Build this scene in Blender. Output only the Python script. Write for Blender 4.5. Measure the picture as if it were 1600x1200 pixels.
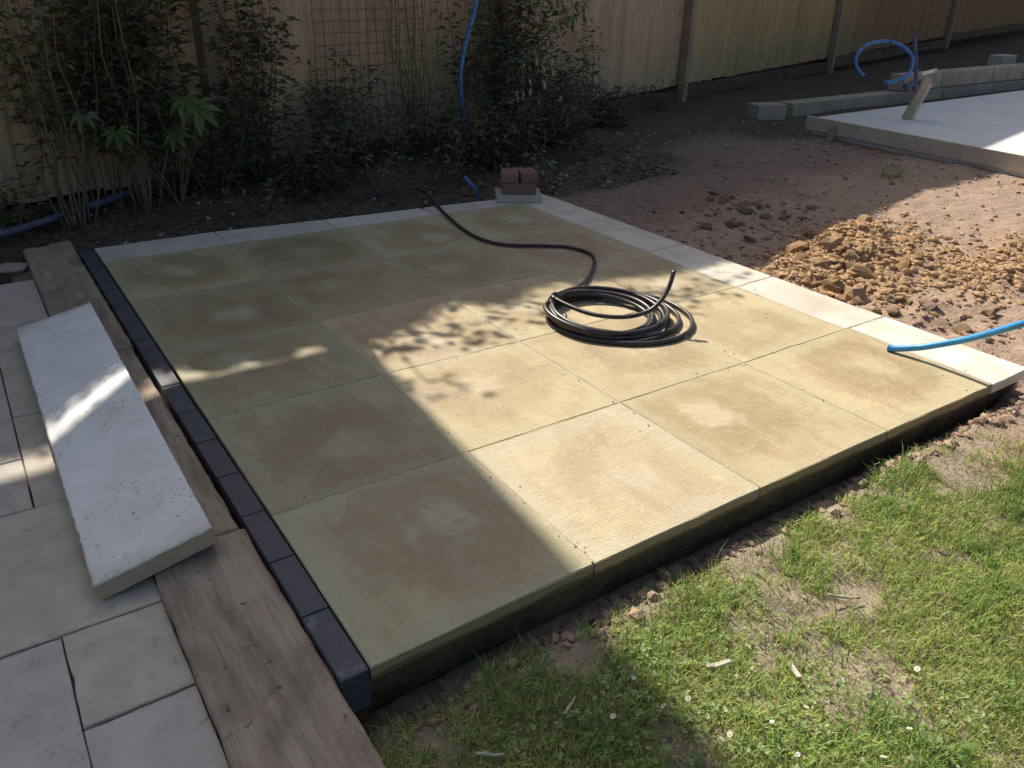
import bpy, bmesh, math, random
import numpy as np
from mathutils import Vector, Matrix, noise as mnoise

for o in list(bpy.data.objects):
    bpy.data.objects.remove(o, do_unlink=True)
scene = bpy.context.scene
COL = scene.collection
R = math.radians
random.seed(7)
rng = np.random.default_rng(7)

# ------------------------------------------------------------------ camera
# world: X along the patio's front edge, Y away from the camera, Z up, patio top at z = 0, metres
CAM = Vector((-0.4567, -1.1616, 1.2756))
FW = Vector((0.5045, 0.7350, -0.4531)); RT = Vector((0.8305, -0.5567, 0.0217)); UP = Vector((0.2363, 0.3872, 0.8912))
cam = bpy.data.cameras.new("camera")
cam.sensor_fit = 'HORIZONTAL'; cam.sensor_width = 36.0; cam.lens = 36.0 * 1260.8 / 1600.0
cam.clip_start = 0.02; cam.clip_end = 500
cam_o = bpy.data.objects.new("camera", cam); COL.objects.link(cam_o)
m = Matrix((RT, UP, -FW)).transposed().to_4x4(); m.translation = CAM
cam_o.matrix_world = m
scene.camera = cam_o

# ------------------------------------------------------------------ light
SX, SY = -0.085, -1.05                      # shadow shift per metre of height
sun_to = Vector((-SX, -SY, 1.0)).normalized()
elev = math.asin(sun_to.z)
world = bpy.data.worlds.new("World"); scene.world = world; world.use_nodes = True
wn = world.node_tree; bg = wn.nodes["Background"]
sky = wn.nodes.new("ShaderNodeTexSky"); sky.sky_type = 'NISHITA'; sky.sun_disc = False
sky.sun_elevation = elev
sky.sun_rotation = math.atan2(sun_to.x, sun_to.y)
sky.air_density = 1.0; sky.dust_density = 4.0; sky.ozone_density = 0.6
wn.links.new(sky.outputs[0], bg.inputs[0]); bg.inputs[1].default_value = 0.076
sun = bpy.data.lights.new("sun", 'SUN'); sun.energy = 4.6; sun.angle = R(0.53); sun.color = (1.0, 0.92, 0.80)
sun_o = bpy.data.objects.new("sun", sun); COL.objects.link(sun_o)
sun_o.rotation_euler = (-sun_to).to_track_quat('-Z', 'Y').to_euler()
sun_o.location = (0, 12, 12)
scene.view_settings.view_transform = 'Standard'; scene.view_settings.look = 'None'
scene.view_settings.exposure = 0.60; scene.view_settings.gamma = 1.0
scene.view_settings.use_curve_mapping = False
scene.cycles.max_bounces = 6; scene.cycles.diffuse_bounces = 3; scene.cycles.glossy_bounces = 2; scene.cycles.transmission_bounces = 2

# ------------------------------------------------------------------ helpers: noise, meshes, tags
def h2(ix, iy, s):
    v = np.sin(ix * 127.1 + iy * 311.7 + s * 74.7) * 43758.5453
    return v - np.floor(v)
def vnoise(x, y, s=0.0):
    ix, iy = np.floor(x), np.floor(y); fx, fy = x - ix, y - iy
    fx = fx * fx * (3 - 2 * fx); fy = fy * fy * (3 - 2 * fy)
    a, b, c, d = h2(ix, iy, s), h2(ix + 1, iy, s), h2(ix, iy + 1, s), h2(ix + 1, iy + 1, s)
    return (a * (1 - fx) + b * fx) * (1 - fy) + (c * (1 - fx) + d * fx) * fy
def fbm(x, y, s=0.0, o=4):
    t = 0; a = .5; n = 0
    for i in range(o):
        t = t + a * vnoise(x, y, s + i * 3.1); n += a; a *= .5; x = x * 2.03 + 5.2; y = y * 2.03 + 1.7
    return t / n
def ss(a, b, x):
    t = np.clip((x - a) / (b - a), 0, 1); return t * t * (3 - 2 * t)

def tag(o, label=None, cat=None, group=None, kind=None):
    if label: o["label"] = label
    if cat: o["category"] = cat
    if group: o["group"] = group
    if kind: o["kind"] = kind
    return o
def add(name, me, mat=None, parent=None, loc=None, rot=None):
    o = bpy.data.objects.new(name, me); COL.objects.link(o)
    if mat is not None and me is not None and len(me.materials) == 0: me.materials.append(mat)
    if parent is not None: o.parent = parent
    if loc is not None: o.location = loc
    if rot is not None: o.rotation_euler = rot
    return o
def empty(name, loc=(0, 0, 0), rz=0):
    o = bpy.data.objects.new(name, None); COL.objects.link(o); o.location = loc; o.rotation_euler = (0, 0, rz)
    o.empty_display_size = .1
    return o
def pydata(name, v, f, smooth=False, cols=None):
    me = bpy.data.meshes.new(name); me.from_pydata([tuple(p) for p in v], [], [tuple(q) for q in f]); me.update()
    if smooth: me.polygons.foreach_set("use_smooth", [True] * len(me.polygons))
    if cols is not None: setcol(me, cols)
    return me
def setcol(me, cols):
    a = me.color_attributes.new("Col", 'FLOAT_COLOR', 'POINT')
    c = np.ones((len(me.vertices), 4), np.float32); c[:, :3] = np.asarray(cols)[:, :3]
    a.data.foreach_set("color", c.ravel())
def bm_mesh(name, bm, smooth=False):
    me = bpy.data.meshes.new(name); bm.to_mesh(me); bm.free()
    if smooth: me.polygons.foreach_set("use_smooth", [True] * len(me.polygons))
    return me
def box_bm(sx, sy, sz, bev=0.0, seg=2, base=False):
    bm = bmesh.new(); bmesh.ops.create_cube(bm, size=1)
    for v in bm.verts:
        v.co = Vector((v.co.x * sx, v.co.y * sy, (v.co.z + (.5 if base else 0)) * sz))
    if bev: bmesh.ops.bevel(bm, geom=bm.edges[:], offset=bev, segments=seg, affect='EDGES', profile=.6)
    return bm
def box_me(name, sx, sy, sz, bev=0.0, seg=2, base=False, rough=0.0, cuts=0):
    bm = box_bm(sx, sy, sz, bev, seg, base)
    if cuts: bmesh.ops.subdivide_edges(bm, edges=bm.edges[:], cuts=cuts, use_grid_fill=True)
    if rough:
        off = Vector((random.random() * 50, random.random() * 50, 0))
        for v in bm.verts:
            v.co += mnoise.noise_vector(v.co * 30 + off) * rough
    return bm_mesh(name, bm)
def catmull(pts, n=8, closed=False):
    P = [Vector(p) for p in pts]; out = []
    for i in range(len(P) - 1):
        p0 = P[max(i - 1, 0)]; p1 = P[i]; p2 = P[i + 1]; p3 = P[min(i + 2, len(P) - 1)]
        for k in range(n):
            t = k / n
            out.append(.5 * ((2 * p1) + (p2 - p0) * t + (2 * p0 - 5 * p1 + 4 * p2 - p3) * t * t + (3 * p1 - p0 - 3 * p2 + p3) * t ** 3))
    out.append(P[-1]); return out
def tube_data(pts, r, seg=8, r2=None, v0=0):
    P = [Vector(p) for p in pts]; n = len(P); V = []; F = []
    t = (P[1] - P[0]).normalized()
    a = t.orthogonal().normalized()
    for i in range(n):
        tn = (P[min(i + 1, n - 1)] - P[max(i - 1, 0)])
        tn = tn.normalized() if tn.length > 1e-9 else t
        a = (a - tn * a.dot(tn)); a = a.normalized() if a.length > 1e-6 else tn.orthogonal().normalized()
        b = tn.cross(a); rr = r if r2 is None else r + (r2 - r) * i / (n - 1)
        for k in range(seg):
            th = 2 * math.pi * k / seg; V.append(P[i] + (a * math.cos(th) + b * math.sin(th)) * rr)
    for i in range(n - 1):
        for k in range(seg):
            k2 = (k + 1) % seg
            F.append((v0 + i * seg + k, v0 + i * seg + k2, v0 + (i + 1) * seg + k2, v0 + (i + 1) * seg + k))
    F.append(tuple(v0 + k for k in range(seg))[::-1]); F.append(tuple(v0 + (n - 1) * seg + k for k in range(seg)))
    return V, F
def tube_me(name, pts, r, seg=8, r2=None):
    v, f = tube_data(pts, r, seg, r2); return pydata(name, v, f, True)

# ------------------------------------------------------------------ materials
class NB:
    def __init__(s, name, rough=.8, spec=.3):
        s.m = bpy.data.materials.new(name); s.m.use_nodes = True; s.t = s.m.node_tree
        s.b = s.t.nodes["Principled BSDF"]; s.b.inputs["Roughness"].default_value = rough
        s.b.inputs["Specular IOR Level"].default_value = spec
    def n(s, typ, **k):
        nd = s.t.nodes.new(typ)
        for a, v in k.items(): setattr(nd, a, v)
        return nd
    def set(s, sock, v):
        if isinstance(v, bpy.types.NodeSocket): s.t.links.new(v, sock)
        elif isinstance(v, (tuple, list)) and len(v) == 3 and sock.type == 'RGBA': sock.default_value = (*v, 1)
        else: sock.default_value = v
    def coord(s, scale=(1, 1, 1), rand=True, out="Object"):
        tc = s.n("ShaderNodeTexCoord"); mp = s.n("ShaderNodeMapping"); mp.inputs["Scale"].default_value = scale
        s.t.links.new(tc.outputs[out], mp.inputs["Vector"])
        if rand:
            oi = s.n("ShaderNodeObjectInfo"); cb = s.n("ShaderNodeCombineXYZ")
            mu = s.math('MULTIPLY', oi.outputs["Random"], 53.0)
            for i in range(3): s.t.links.new(mu, cb.inputs[i])
            s.t.links.new(cb.outputs[0], mp.inputs["Location"])
        return mp.outputs[0]
    def math(s, op, a, b=0.0, clamp=False):
        nd = s.n("ShaderNodeMath", operation=op); nd.use_clamp = clamp
        s.set(nd.inputs[0], a); s.set(nd.inputs[1], b); return nd.outputs[0]
    def noise(s, vec, scale, detail=4, rough=.55, dist=0.0):
        nd = s.n("ShaderNodeTexNoise"); s.set(nd.inputs["Vector"], vec)
        nd.inputs["Scale"].default_value = scale; nd.inputs["Detail"].default_value = detail
        nd.inputs["Roughness"].default_value = rough; nd.inputs["Distortion"].default_value = dist
        return nd.outputs["Fac"]
    def voro(s, vec, scale, feature='F1', out="Distance"):
        nd = s.n("ShaderNodeTexVoronoi", feature=feature); s.set(nd.inputs["Vector"], vec); nd.inputs["Scale"].default_value = scale
        return nd.outputs[out]
    def rng(s, v, a, b, c=0.0, d=1.0):
        nd = s.n("ShaderNodeMapRange"); nd.interpolation_type = 'SMOOTHSTEP'
        s.set(nd.inputs[0], v)
        for i, q in enumerate((a, b, c, d)): nd.inputs[i + 1].default_value = q
        return nd.outputs[0]
    def mix(s, f, a, b, blend='MIX'):
        nd = s.n("ShaderNodeMix", data_type='RGBA', blend_type=blend); nd.clamp_result = False
        s.set(nd.inputs[0], f); s.set(nd.inputs[6], a); s.set(nd.inputs[7], b); return nd.outputs[2]
    def bump(s, h, strength=.5, dist=.01, prev=None):
        nd = s.n("ShaderNodeBump"); nd.inputs["Strength"].default_value = strength; nd.inputs["Distance"].default_value = dist
        s.set(nd.inputs["Height"], h)
        if prev is not None: s.t.links.new(prev, nd.inputs["Normal"])
        return nd.outputs[0]
    def out(s, col, rough=None, normal=None):
        s.set(s.b.inputs["Base Color"], col)
        if rough is not None: s.set(s.b.inputs["Roughness"], rough)
        if normal is not None: s.t.links.new(normal, s.b.inputs["Normal"])
        return s.m

def mat_slab():
    s = NB("buff_sandstone", .7, .3); tc = s.n("ShaderNodeTexCoord"); p0 = tc.outputs["Object"]; q = s.coord()
    oi = s.n("ShaderNodeObjectInfo"); rd = oi.outputs["Random"]
    wn_ = s.n("ShaderNodeTexWhiteNoise", noise_dimensions='1D'); s.t.links.new(rd, wn_.inputs["W"])
    off = s.n("ShaderNodeVectorMath", operation='MULTIPLY_ADD'); s.t.links.new(wn_.outputs["Color"], off.inputs[0]); off.inputs[1].default_value = (.22, .22, 0); off.inputs[2].default_value = (-.11, -.11, 0)
    pa = s.n("ShaderNodeVectorMath", operation='ADD'); s.t.links.new(p0, pa.inputs[0]); s.t.links.new(off.outputs[0], pa.inputs[1]); p = pa.outputs[0]
    ln = s.n("ShaderNodeVectorMath", operation='LENGTH'); s.t.links.new(p, ln.inputs[0])
    big = s.noise(q, 2.3, 4, .6, .9); mid = s.noise(q, 8, 4, .6, 1.2); fine = s.noise(q, 170, 3, .6); grit = s.noise(q, 380, 2, .6)
    sw = s.noise(s.coord((3.0, 1.1, 1)), 2.0, 3, .55, 1.6)
    r = s.math('ADD', ln.outputs["Value"], s.math('MULTIPLY', s.math('SUBTRACT', mid, .5), .26))
    sep = s.n("ShaderNodeSeparateXYZ"); s.t.links.new(p0, sep.inputs[0])
    e = s.math('MAXIMUM', s.math('ABSOLUTE', sep.outputs[0]), s.math('ABSOLUTE', sep.outputs[1]))
    e = s.math('ADD', e, s.math('ADD', s.math('MULTIPLY', s.math('SUBTRACT', big, .5), .26), s.math('MULTIPLY', s.math('SUBTRACT', mid, .5), .10)))
    col = s.mix(s.rng(sw, .34, .66), (.475, .393, .250), (.385, .305, .185))
    ring = s.math('MULTIPLY', s.rng(r, .33, .19), s.rng(r, .02, .12, .35, 1.0))
    damp = s.math('MULTIPLY', s.math('MULTIPLY', ring, s.rng(big, .34, .60, .40, 1.0)), oi.outputs["Alpha"])
    col = s.mix(s.math('MULTIPLY', damp, .85), col, (.285, .212, .118))
    col = s.mix(s.math('MULTIPLY', s.rng(e, .225, .29), .5), col, (.435, .40, .28))
    spot = s.math('MULTIPLY', s.rng(r, .13, .02), s.rng(grit, .32, .60))
    spot = s.math('MULTIPLY', spot, s.rng(rd, .1, .6, .25, .9)); spot = s.math('MULTIPLY', spot, oi.outputs["Alpha"])
    col = s.mix(spot, col, (.60, .545, .43))
    sp2 = s.n("ShaderNodeSeparateXYZ"); s.t.links.new(p, sp2.inputs[0])
    th = s.math('ARCTAN2', sp2.outputs[1], sp2.outputs[0]); cb2 = s.n("ShaderNodeCombineXYZ")
    s.t.links.new(s.math('MULTIPLY', th, 26.0), cb2.inputs[0]); s.t.links.new(s.math('MULTIPLY', r, 9.0), cb2.inputs[1]); s.t.links.new(s.math('MULTIPLY', rd, 40.0), cb2.inputs[2])
    rays = s.noise(cb2.outputs[0], 1.0, 3, .6, .6)
    col = s.mix(s.math('MULTIPLY', s.rng(rays, .52, .68), s.rng(ln.outputs["Value"], .05, .16, 0, .20)), col, (.55, .47, .32))
    wv = s.noise(s.coord((6, 60, 20)), 3.0, 3, .6, 1.2); wv2 = s.noise(s.coord((50, 9, 20)), 2.4, 3, .6, 2.2)
    col = s.mix(s.math('MULTIPLY', s.rng(wv, .54, .70), .30), col, (.56, .455, .27))
    col = s.mix(s.math('MULTIPLY', s.rng(wv2, .56, .70), .30), col, (.58, .485, .30))
    col = s.mix(s.rng(fine, .46, .62, 0.0, .12), col, (.66, .57, .40))
    scf = s.noise(s.coord((7, 7, 7)), 1.0, 6, .75, .5); col = s.mix(s.rng(scf, .56, .66, 0, .2), col, (.55, .48, .345)); col = s.mix(s.rng(scf, .42, .32, 0, .2), col, (.25, .19, .105))
    col = s.mix(s.rng(s.noise(q, 95, 4, .7), .58, .68, 0.0, .16), col, (.22, .165, .095))
    col = s.mix(s.math('MULTIPLY', s.rng(s.noise(q, 55, 2), .72, .8), .6), col, (.17, .13, .08))
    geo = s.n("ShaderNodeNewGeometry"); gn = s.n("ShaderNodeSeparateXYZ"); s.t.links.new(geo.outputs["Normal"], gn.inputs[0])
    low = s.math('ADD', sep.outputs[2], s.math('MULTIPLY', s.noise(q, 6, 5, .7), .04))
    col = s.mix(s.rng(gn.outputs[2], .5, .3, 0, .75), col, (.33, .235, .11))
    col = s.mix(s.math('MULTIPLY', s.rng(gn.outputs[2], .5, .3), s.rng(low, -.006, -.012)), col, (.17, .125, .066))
    col = s.mix(1.0, col, oi.outputs["Color"], 'MULTIPLY')
    nrm = s.bump(fine, .45, .003); nrm = s.bump(wv, .5, .004, nrm); nrm = s.bump(wv2, .4, .004, nrm); nrm = s.bump(rays, .2, .004, nrm); nrm = s.bump(big, .5, .02, nrm)
    rough = s.rng(damp, 0, 1, .78, .52)
    return s.out(col, rough, nrm)
def mat_strip():
    s = NB("pale_sandstone", .8, .25); q = s.coord(); big = s.noise(q, 4, 4, .6, .8); fine = s.noise(q, 180, 3); st = s.noise(s.coord((3, 30, 10)), 3, 3, .6, 1)
    oi = s.n("ShaderNodeObjectInfo")
    col = s.mix(s.rng(big, .35, .72), (.62, .57, .50), (.47, .42, .33))
    col = s.mix(s.math('MULTIPLY', s.rng(st, .58, .75), .5), col, (.40, .36, .30))
    col = s.mix(s.rng(fine, .35, .75, 0, .25), col, (.7, .66, .6))
    col = s.mix(1.0, col, oi.outputs["Color"], 'MULTIPLY')
    return s.out(col, .8, s.bump(st, .3, .003, s.bump(fine, .25, .003)))
def mat_rough(name, c1, c2, scale=6, fscale=90, rough=.85, bump=.4, dist=.006, spec=.25, dark=None, tint=False, bigb=1.0):
    s = NB(name, rough, spec); q = s.coord(); big = s.noise(q, scale, 5, .6, .5); fine = s.noise(q, fscale, 4, .65)
    col = s.mix(s.rng(big, .32, .7), c1, c2)
    col = s.mix(s.rng(fine, .3, .75, 0, .35), col, tuple(min(1, x * 1.35) for x in c1))
    if dark: col = s.mix(s.rng(s.noise(q, scale * 2.3, 5, .7, 1.0), .56, .72, 0, .85), col, dark)
    if tint: 
        oi = s.n("ShaderNodeObjectInfo"); col = s.mix(1.0, col, oi.outputs["Color"], 'MULTIPLY')
    return s.out(col, None, s.bump(fine, bump, dist, s.bump(big, bump * bigb, dist * 3)))
def mat_engbrick():
    s = NB("blue_engineering_brick", .6, .25); q = s.coord(); big = s.noise(q, 9, 4, .6); fine = s.noise(q, 220, 2); oi = s.n("ShaderNodeObjectInfo")
    col = s.mix(s.rng(big, .35, .7), (.058, .064, .080), (.078, .084, .100))
    sm = s.math('MULTIPLY', s.rng(s.noise(q, 14, 4, .6, .6), .54, .66), s.math('SUBTRACT', 1.0, oi.outputs["Alpha"]))
    col = s.mix(s.math('MULTIPLY', sm, .7), col, (.20, .205, .225))
    col = s.mix(s.rng(s.noise(q, 60, 3), .68, .78, 0, .5), col, (.14, .14, .15))
    return s.out(col, s.math('ADD', s.rng(big, .3, .7, .50, .66), s.math('MULTIPLY', sm, .35)), s.bump(fine, .12, .002))
def mat_white_slab():
    s = NB("pitted_white_concrete", .85, .25); q = s.coord(rand=False); big = s.noise(q, 5, 5, .6, .6); fine = s.noise(q, 130, 4, .7)
    st = s.noise(s.coord((60, 85, 60), False), 1.0, 5, .7, .5)
    pit = s.rng(st, .555, .64)
    pm = s.rng(s.noise(q, 6, 4, .65), .40, .62, .0, 1)
    pit = s.math('MULTIPLY', pit, pm)
    deep = s.math('MULTIPLY', s.rng(s.noise(s.coord((45, 65, 45), False), 1.0, 3, .6, .4), .66, .70), s.rng(s.noise(q, 5, 2), .46, .58))
    col = s.mix(s.rng(big, .35, .7), (.80, .79, .765), (.68, .67, .645))
    col = s.mix(s.rng(fine, .35, .7, 0, .3), col, (.82, .81, .78))
    col = s.mix(s.math('MULTIPLY', pit, .75), col, (.27, .26, .22))
    col = s.mix(deep, col, (.06, .055, .045))
    sep = s.n("ShaderNodeSeparateXYZ"); s.t.links.new(s.coord(rand=False), sep.inputs[0])
    ed = s.math('MULTIPLY', s.rng(s.math('ADD', s.math('ABSOLUTE', sep.outputs[1]), s.math('MULTIPLY', big, .12)), .86, .96), .55)
    col = s.mix(ed, col, (.42, .41, .27))
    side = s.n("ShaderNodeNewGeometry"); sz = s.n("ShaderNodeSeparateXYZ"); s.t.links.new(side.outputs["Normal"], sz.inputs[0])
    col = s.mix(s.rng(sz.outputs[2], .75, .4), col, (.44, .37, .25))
    h = s.math('SUBTRACT', s.math('MULTIPLY', fine, .4), s.math('ADD', s.math('MULTIPLY', pit, .5), deep))
    return s.out(col, None, s.bump(h, .45, .003))
def mat_sleeper():
    s = NB("weathered_sleeper_wood", .9, .2); q = s.coord((16, 1.3, 16), False); p = s.coord(rand=False)
    gr = s.noise(q, 3.0, 6, .7, .25); grf = s.noise(s.coord((90, 5, 90), False), 2, 4, .6, .4); big = s.noise(s.coord((5, 2.2, 5), False), 1.0, 4, .6, .8)
    col = s.mix(s.rng(gr, .3, .7), (.245, .195, .14), (.385, .32, .24))
    col = s.mix(s.rng(grf, .35, .7, 0, .5), col, (.44, .375, .30))
    col = s.mix(s.rng(big, .48, .66, 0, .5), col, (.12, .092, .072))
    col = s.mix(s.rng(s.noise(p, 26, 4, .65, 1.2), .60, .72, 0, .75), col, (.05, .04, .033))
    col = s.mix(s.rng(s.noise(p, 120, 2), .70, .76, 0, .6), col, (.45, .42, .36))
    return s.out(col, None, s.bump(gr, .6, .006, s.bump(grf, .5, .003, s.bump(s.noise(p, 60, 4), .4, .004))))
def mat_ground():
    s = NB("garden_soil", .95, .12); at = s.n("ShaderNodeVertexColor"); at.layer_name = "Col"
    sp = s.n("ShaderNodeSeparateColor"); s.t.links.new(at.outputs["Color"], sp.inputs[0])
    q = s.coord(rand=False); big = s.noise(q, 2.2, 5, .6, .5); mid = s.noise(q, 14, 5, .65, .4); fine = s.noise(q, 85, 4, .7); vo = s.voro(q, 55); vo2 = s.voro(q, 140)
    col = s.mix(s.rng(mid, .3, .7), (.30, .212, .155), (.42, .305, .225))
    col = s.mix(s.rng(big, .4, .7, 0, .6), col, (.36, .265, .20))
    clay = s.mix(s.rng(mid, .3, .7), (.40, .27, .16), (.33, .22, .14))
    col = s.mix(s.math('MULTIPLY', sp.outputs[0], s.rng(fine, .2, .6, .5, 1)), col, clay)
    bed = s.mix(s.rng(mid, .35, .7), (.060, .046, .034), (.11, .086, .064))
    col = s.mix(sp.outputs[1], col, bed)  # dark bed soil, also mixed in where ground shade is painted deeper
    gs = s.mix(s.rng(mid, .3, .7), (.20, .165, .115), (.34, .28, .21))
    gs = s.mix(s.rng(s.noise(s.coord((40, 160, 60), False), 1.0, 3, .6, 1.5), .6, .7, 0, .7), gs, (.46, .40, .29))
    col = s.mix(sp.outputs[2], col, gs)
    col = s.mix(s.rng(fine, .35, .75, 0, .35), col, s.mix(.5, col, (.55, .46, .37)))
    col = s.mix(s.rng(vo2, .12, .04, 0, .25), col, (.5, .44, .37))
    h = s.math('ADD', s.math('MULTIPLY', fine, .8), s.math('SUBTRACT', s.math('MULTIPLY', mid, 1.2), s.math('MULTIPLY', vo, .25)))
    return s.out(col, None, s.bump(h, .95, .012))
def mat_leaf(name, trans=.3, rough=.5):
    mt = bpy.data.materials.new(name); mt.use_nodes = True; t = mt.node_tree; b = t.nodes["Principled BSDF"]
    at = t.nodes.new("ShaderNodeVertexColor"); at.layer_name = "Col"
    t.links.new(at.outputs["Color"], b.inputs["Base Color"]); b.inputs["Roughness"].default_value = rough; b.inputs["Specular IOR Level"].default_value = .25
    tr = t.nodes.new("ShaderNodeBsdfTranslucent"); t.links.new(at.outputs["Color"], tr.inputs["Color"])
    mx = t.nodes.new("ShaderNodeMixShader"); mx.inputs[0].default_value = trans
    t.links.new(b.outputs[0], mx.inputs[1]); t.links.new(tr.outputs[0], mx.inputs[2]); t.links.new(mx.outputs[0], t.nodes["Material Output"].inputs[0])
    return mt
def mat_plain(name, c, rough=.5, spec=.4, var=.25, scale=20, bump=.1, dist=.002):
    s = NB(name, rough, spec); q = s.coord(); nz = s.noise(q, scale, 4, .6, .4)
    col = s.mix(s.rng(nz, .3, .7), tuple(x * (1 - var) for x in c), tuple(min(1, x * (1 + var)) for x in c))
    return s.out(col, None, s.bump(nz, bump, dist))
def mat_fence():
    s = NB("weathered_fence_timber", .85, .2); oi = s.n("ShaderNodeObjectInfo"); q = s.coord((22, 22, 1.1)); gr = s.noise(q, 2.2, 5, .6, .6); p = s.coord((4, 4, 1.6))
    big = s.noise(p, 1.0, 4, .6, .5)
    col = s.mix(s.rng(gr, .3, .7), (.42, .325, .215), (.56, .45, .31))
    col = s.mix(s.rng(big, .5, .75, 0, .5), col, (.25, .21, .13))
    col = s.mix(s.rng(s.noise(s.coord((60, 60, 1.5)), 2, 3), .6, .7, 0, .55), col, (.17, .125, .08))
    kn = s.voro(s.coord((6, 6, 1.6)), 1.0); col = s.mix(s.rng(kn, .13, .05, 0, .7), col, (.12, .08, .05))
    col = s.mix(1.0, col, oi.outputs["Color"], 'MULTIPLY')
    return s.out(col, None, s.bump(gr, .4, .004))
def mat_brickwall():
    s = NB("red_stock_brickwork", .85, .2); tc = s.n("ShaderNodeTexCoord"); mp = s.n("ShaderNodeMapping"); mp.inputs["Rotation"].default_value = (R(90), 0, 0)
    s.t.links.new(tc.outputs["Object"], mp.inputs[0]); br = s.n("ShaderNodeTexBrick"); s.t.links.new(mp.outputs[0], br.inputs["Vector"])
    br.inputs["Scale"].default_value = 1; br.inputs["Brick Width"].default_value = .225; br.inputs["Row Height"].default_value = .075; br.inputs["Mortar Size"].default_value = .006
    for k, c in (("Color1", (.30, .13, .08, 1)), ("Color2", (.22, .10, .07, 1)), ("Mortar", (.42, .38, .32, 1))): br.inputs[k].default_value = c
    return s.out(br.outputs["Color"], None, s.bump(br.outputs["Fac"], .5, -.006))

M = dict(slab=mat_slab(), strip=mat_strip(), eng=mat_engbrick(), white=mat_white_slab(), sleeper=mat_sleeper(), ground=mat_ground(), fence=mat_fence(), brickwall=mat_brickwall())
M['mortar'] = mat_rough("damp_mortar_bed", (.14, .098, .054), (.20, .145, .085), 12, 60, .9, .9, .016, dark=(.075, .052, .030))
M['joint'] = mat_rough("pointing_mortar", (.36, .30, .19), (.45, .39, .26), 12, 160, .9, .5, .004, dark=(.13, .10, .06))
M['oldslab'] = mat_rough("old_grey_sandstone", (.43, .395, .345), (.55, .51, .455), 9, 190, .85, .7, .005, dark=(.34, .30, .255), tint=True, bigb=.1)
M['hose'] = mat_plain("black_polythene_pipe", (.034, .029, .029), .40, .5, .3, 30, .06)
M['hosedull'] = mat_plain("dusty_dark_pipe", (.09, .11, .17), .5, .4, .3, 30, .1)
M['bluepipe'] = mat_plain("blue_water_pipe", (.045, .29, .60), .38, .45, .12, 18, .06)
M['bluedull'] = mat_plain("dull_blue_pipe", (.07, .20, .46), .45, .4, .2, 18, .06)
M['paverbrown'] = mat_rough("brown_block_paver", (.17, .105, .085), (.24, .165, .135), 14, 120, .85, .4, .004, tint=True)
M['offcut'] = mat_rough("limestone_offcut", (.40, .37, .30), (.50, .47, .39), 10, 100, .85, .4, .004)
M['concrete'] = mat_rough("pale_concrete", (.58, .58, .57), (.68, .68, .67), 2.5, 60, .8, .2, .003, dark=(.48, .475, .46))
M['block'] = mat_rough("grey_concrete_block", (.34, .32, .285), (.43, .405, .37), 9, 110, .9, .5, .005, tint=True)
M['formwork'] = mat_rough("grey_formwork_timber", (.50, .43, .34), (.62, .55, .45), 5, 70, .85, .4, .004)
M['peg'] = mat_rough("raw_timber_peg", (.36, .29, .20), (.46, .38, .27), 8, 60, .85, .3, .003)
M['post'] = mat_rough("brown_fence_post", (.26, .20, .15), (.34, .27, .205), 4, 60, .85, .4, .004)
M['clay'] = mat_rough("orange_clay_clod", (.43, .285, .16), (.34, .22, .13), 10, 70, .95, .6, .006, .1, tint=True)
M['soilclod'] = mat_rough("brown_soil_clod", (.31, .215, .16), (.40, .29, .215), 14, 80, .95, .6, .006, .1, tint=True)
M['redclod'] = mat_rough("reddish_soil_clod", (.21, .125, .095), (.29, .18, .14), 14, 80, .95, .6, .005, .1, tint=True)
M['stone'] = mat_rough("pale_pebble", (.38, .34, .29), (.50, .46, .40), 20, 120, .8, .3, .003, tint=True)
M['stem'] = mat_plain("plant_stem", (.17, .14, .09), .7, .2, .35, 25, .3)
M['greenstem'] = mat_plain("green_plant_stem", (.13, .15, .065), .6, .2, .3, 25, .2)
M['leaf'] = mat_leaf("shrub_leaf", .25); M['grass'] = mat_leaf("grass_blade", .45, .4); M['petal'] = mat_leaf("flower_petal", .2, .6)
M['wire'] = mat_plain("dark_plastic_mesh", (.05, .05, .035), .6, .3, .2)
M['chip'] = mat_rough("dry_bark_chip", (.36, .31, .24), (.52, .47, .39), 30, 160, .9, .5, .003)
M['tape'] = mat_plain("black_tape", (.03, .03, .032), .3, .5)
M['tag'] = mat_plain("white_tag", (.75, .76, .72), .5, .4, .05); M['taggreen'] = mat_plain("green_tag_end", (.35, .50, .12), .5, .4, .05)
M['roof'] = mat_rough("roof_felt", (.10, .10, .10), (.15, .15, .145), 3, 60, .9)
M['litter'] = mat_rough("bed_litter", (.075, .056, .04), (.14, .108, .078), 9, 60, .95)
M['hedgecore'] = mat_rough("hedge_twigs", (.035, .035, .018), (.06, .055, .03), 8, 50, .95)

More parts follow.
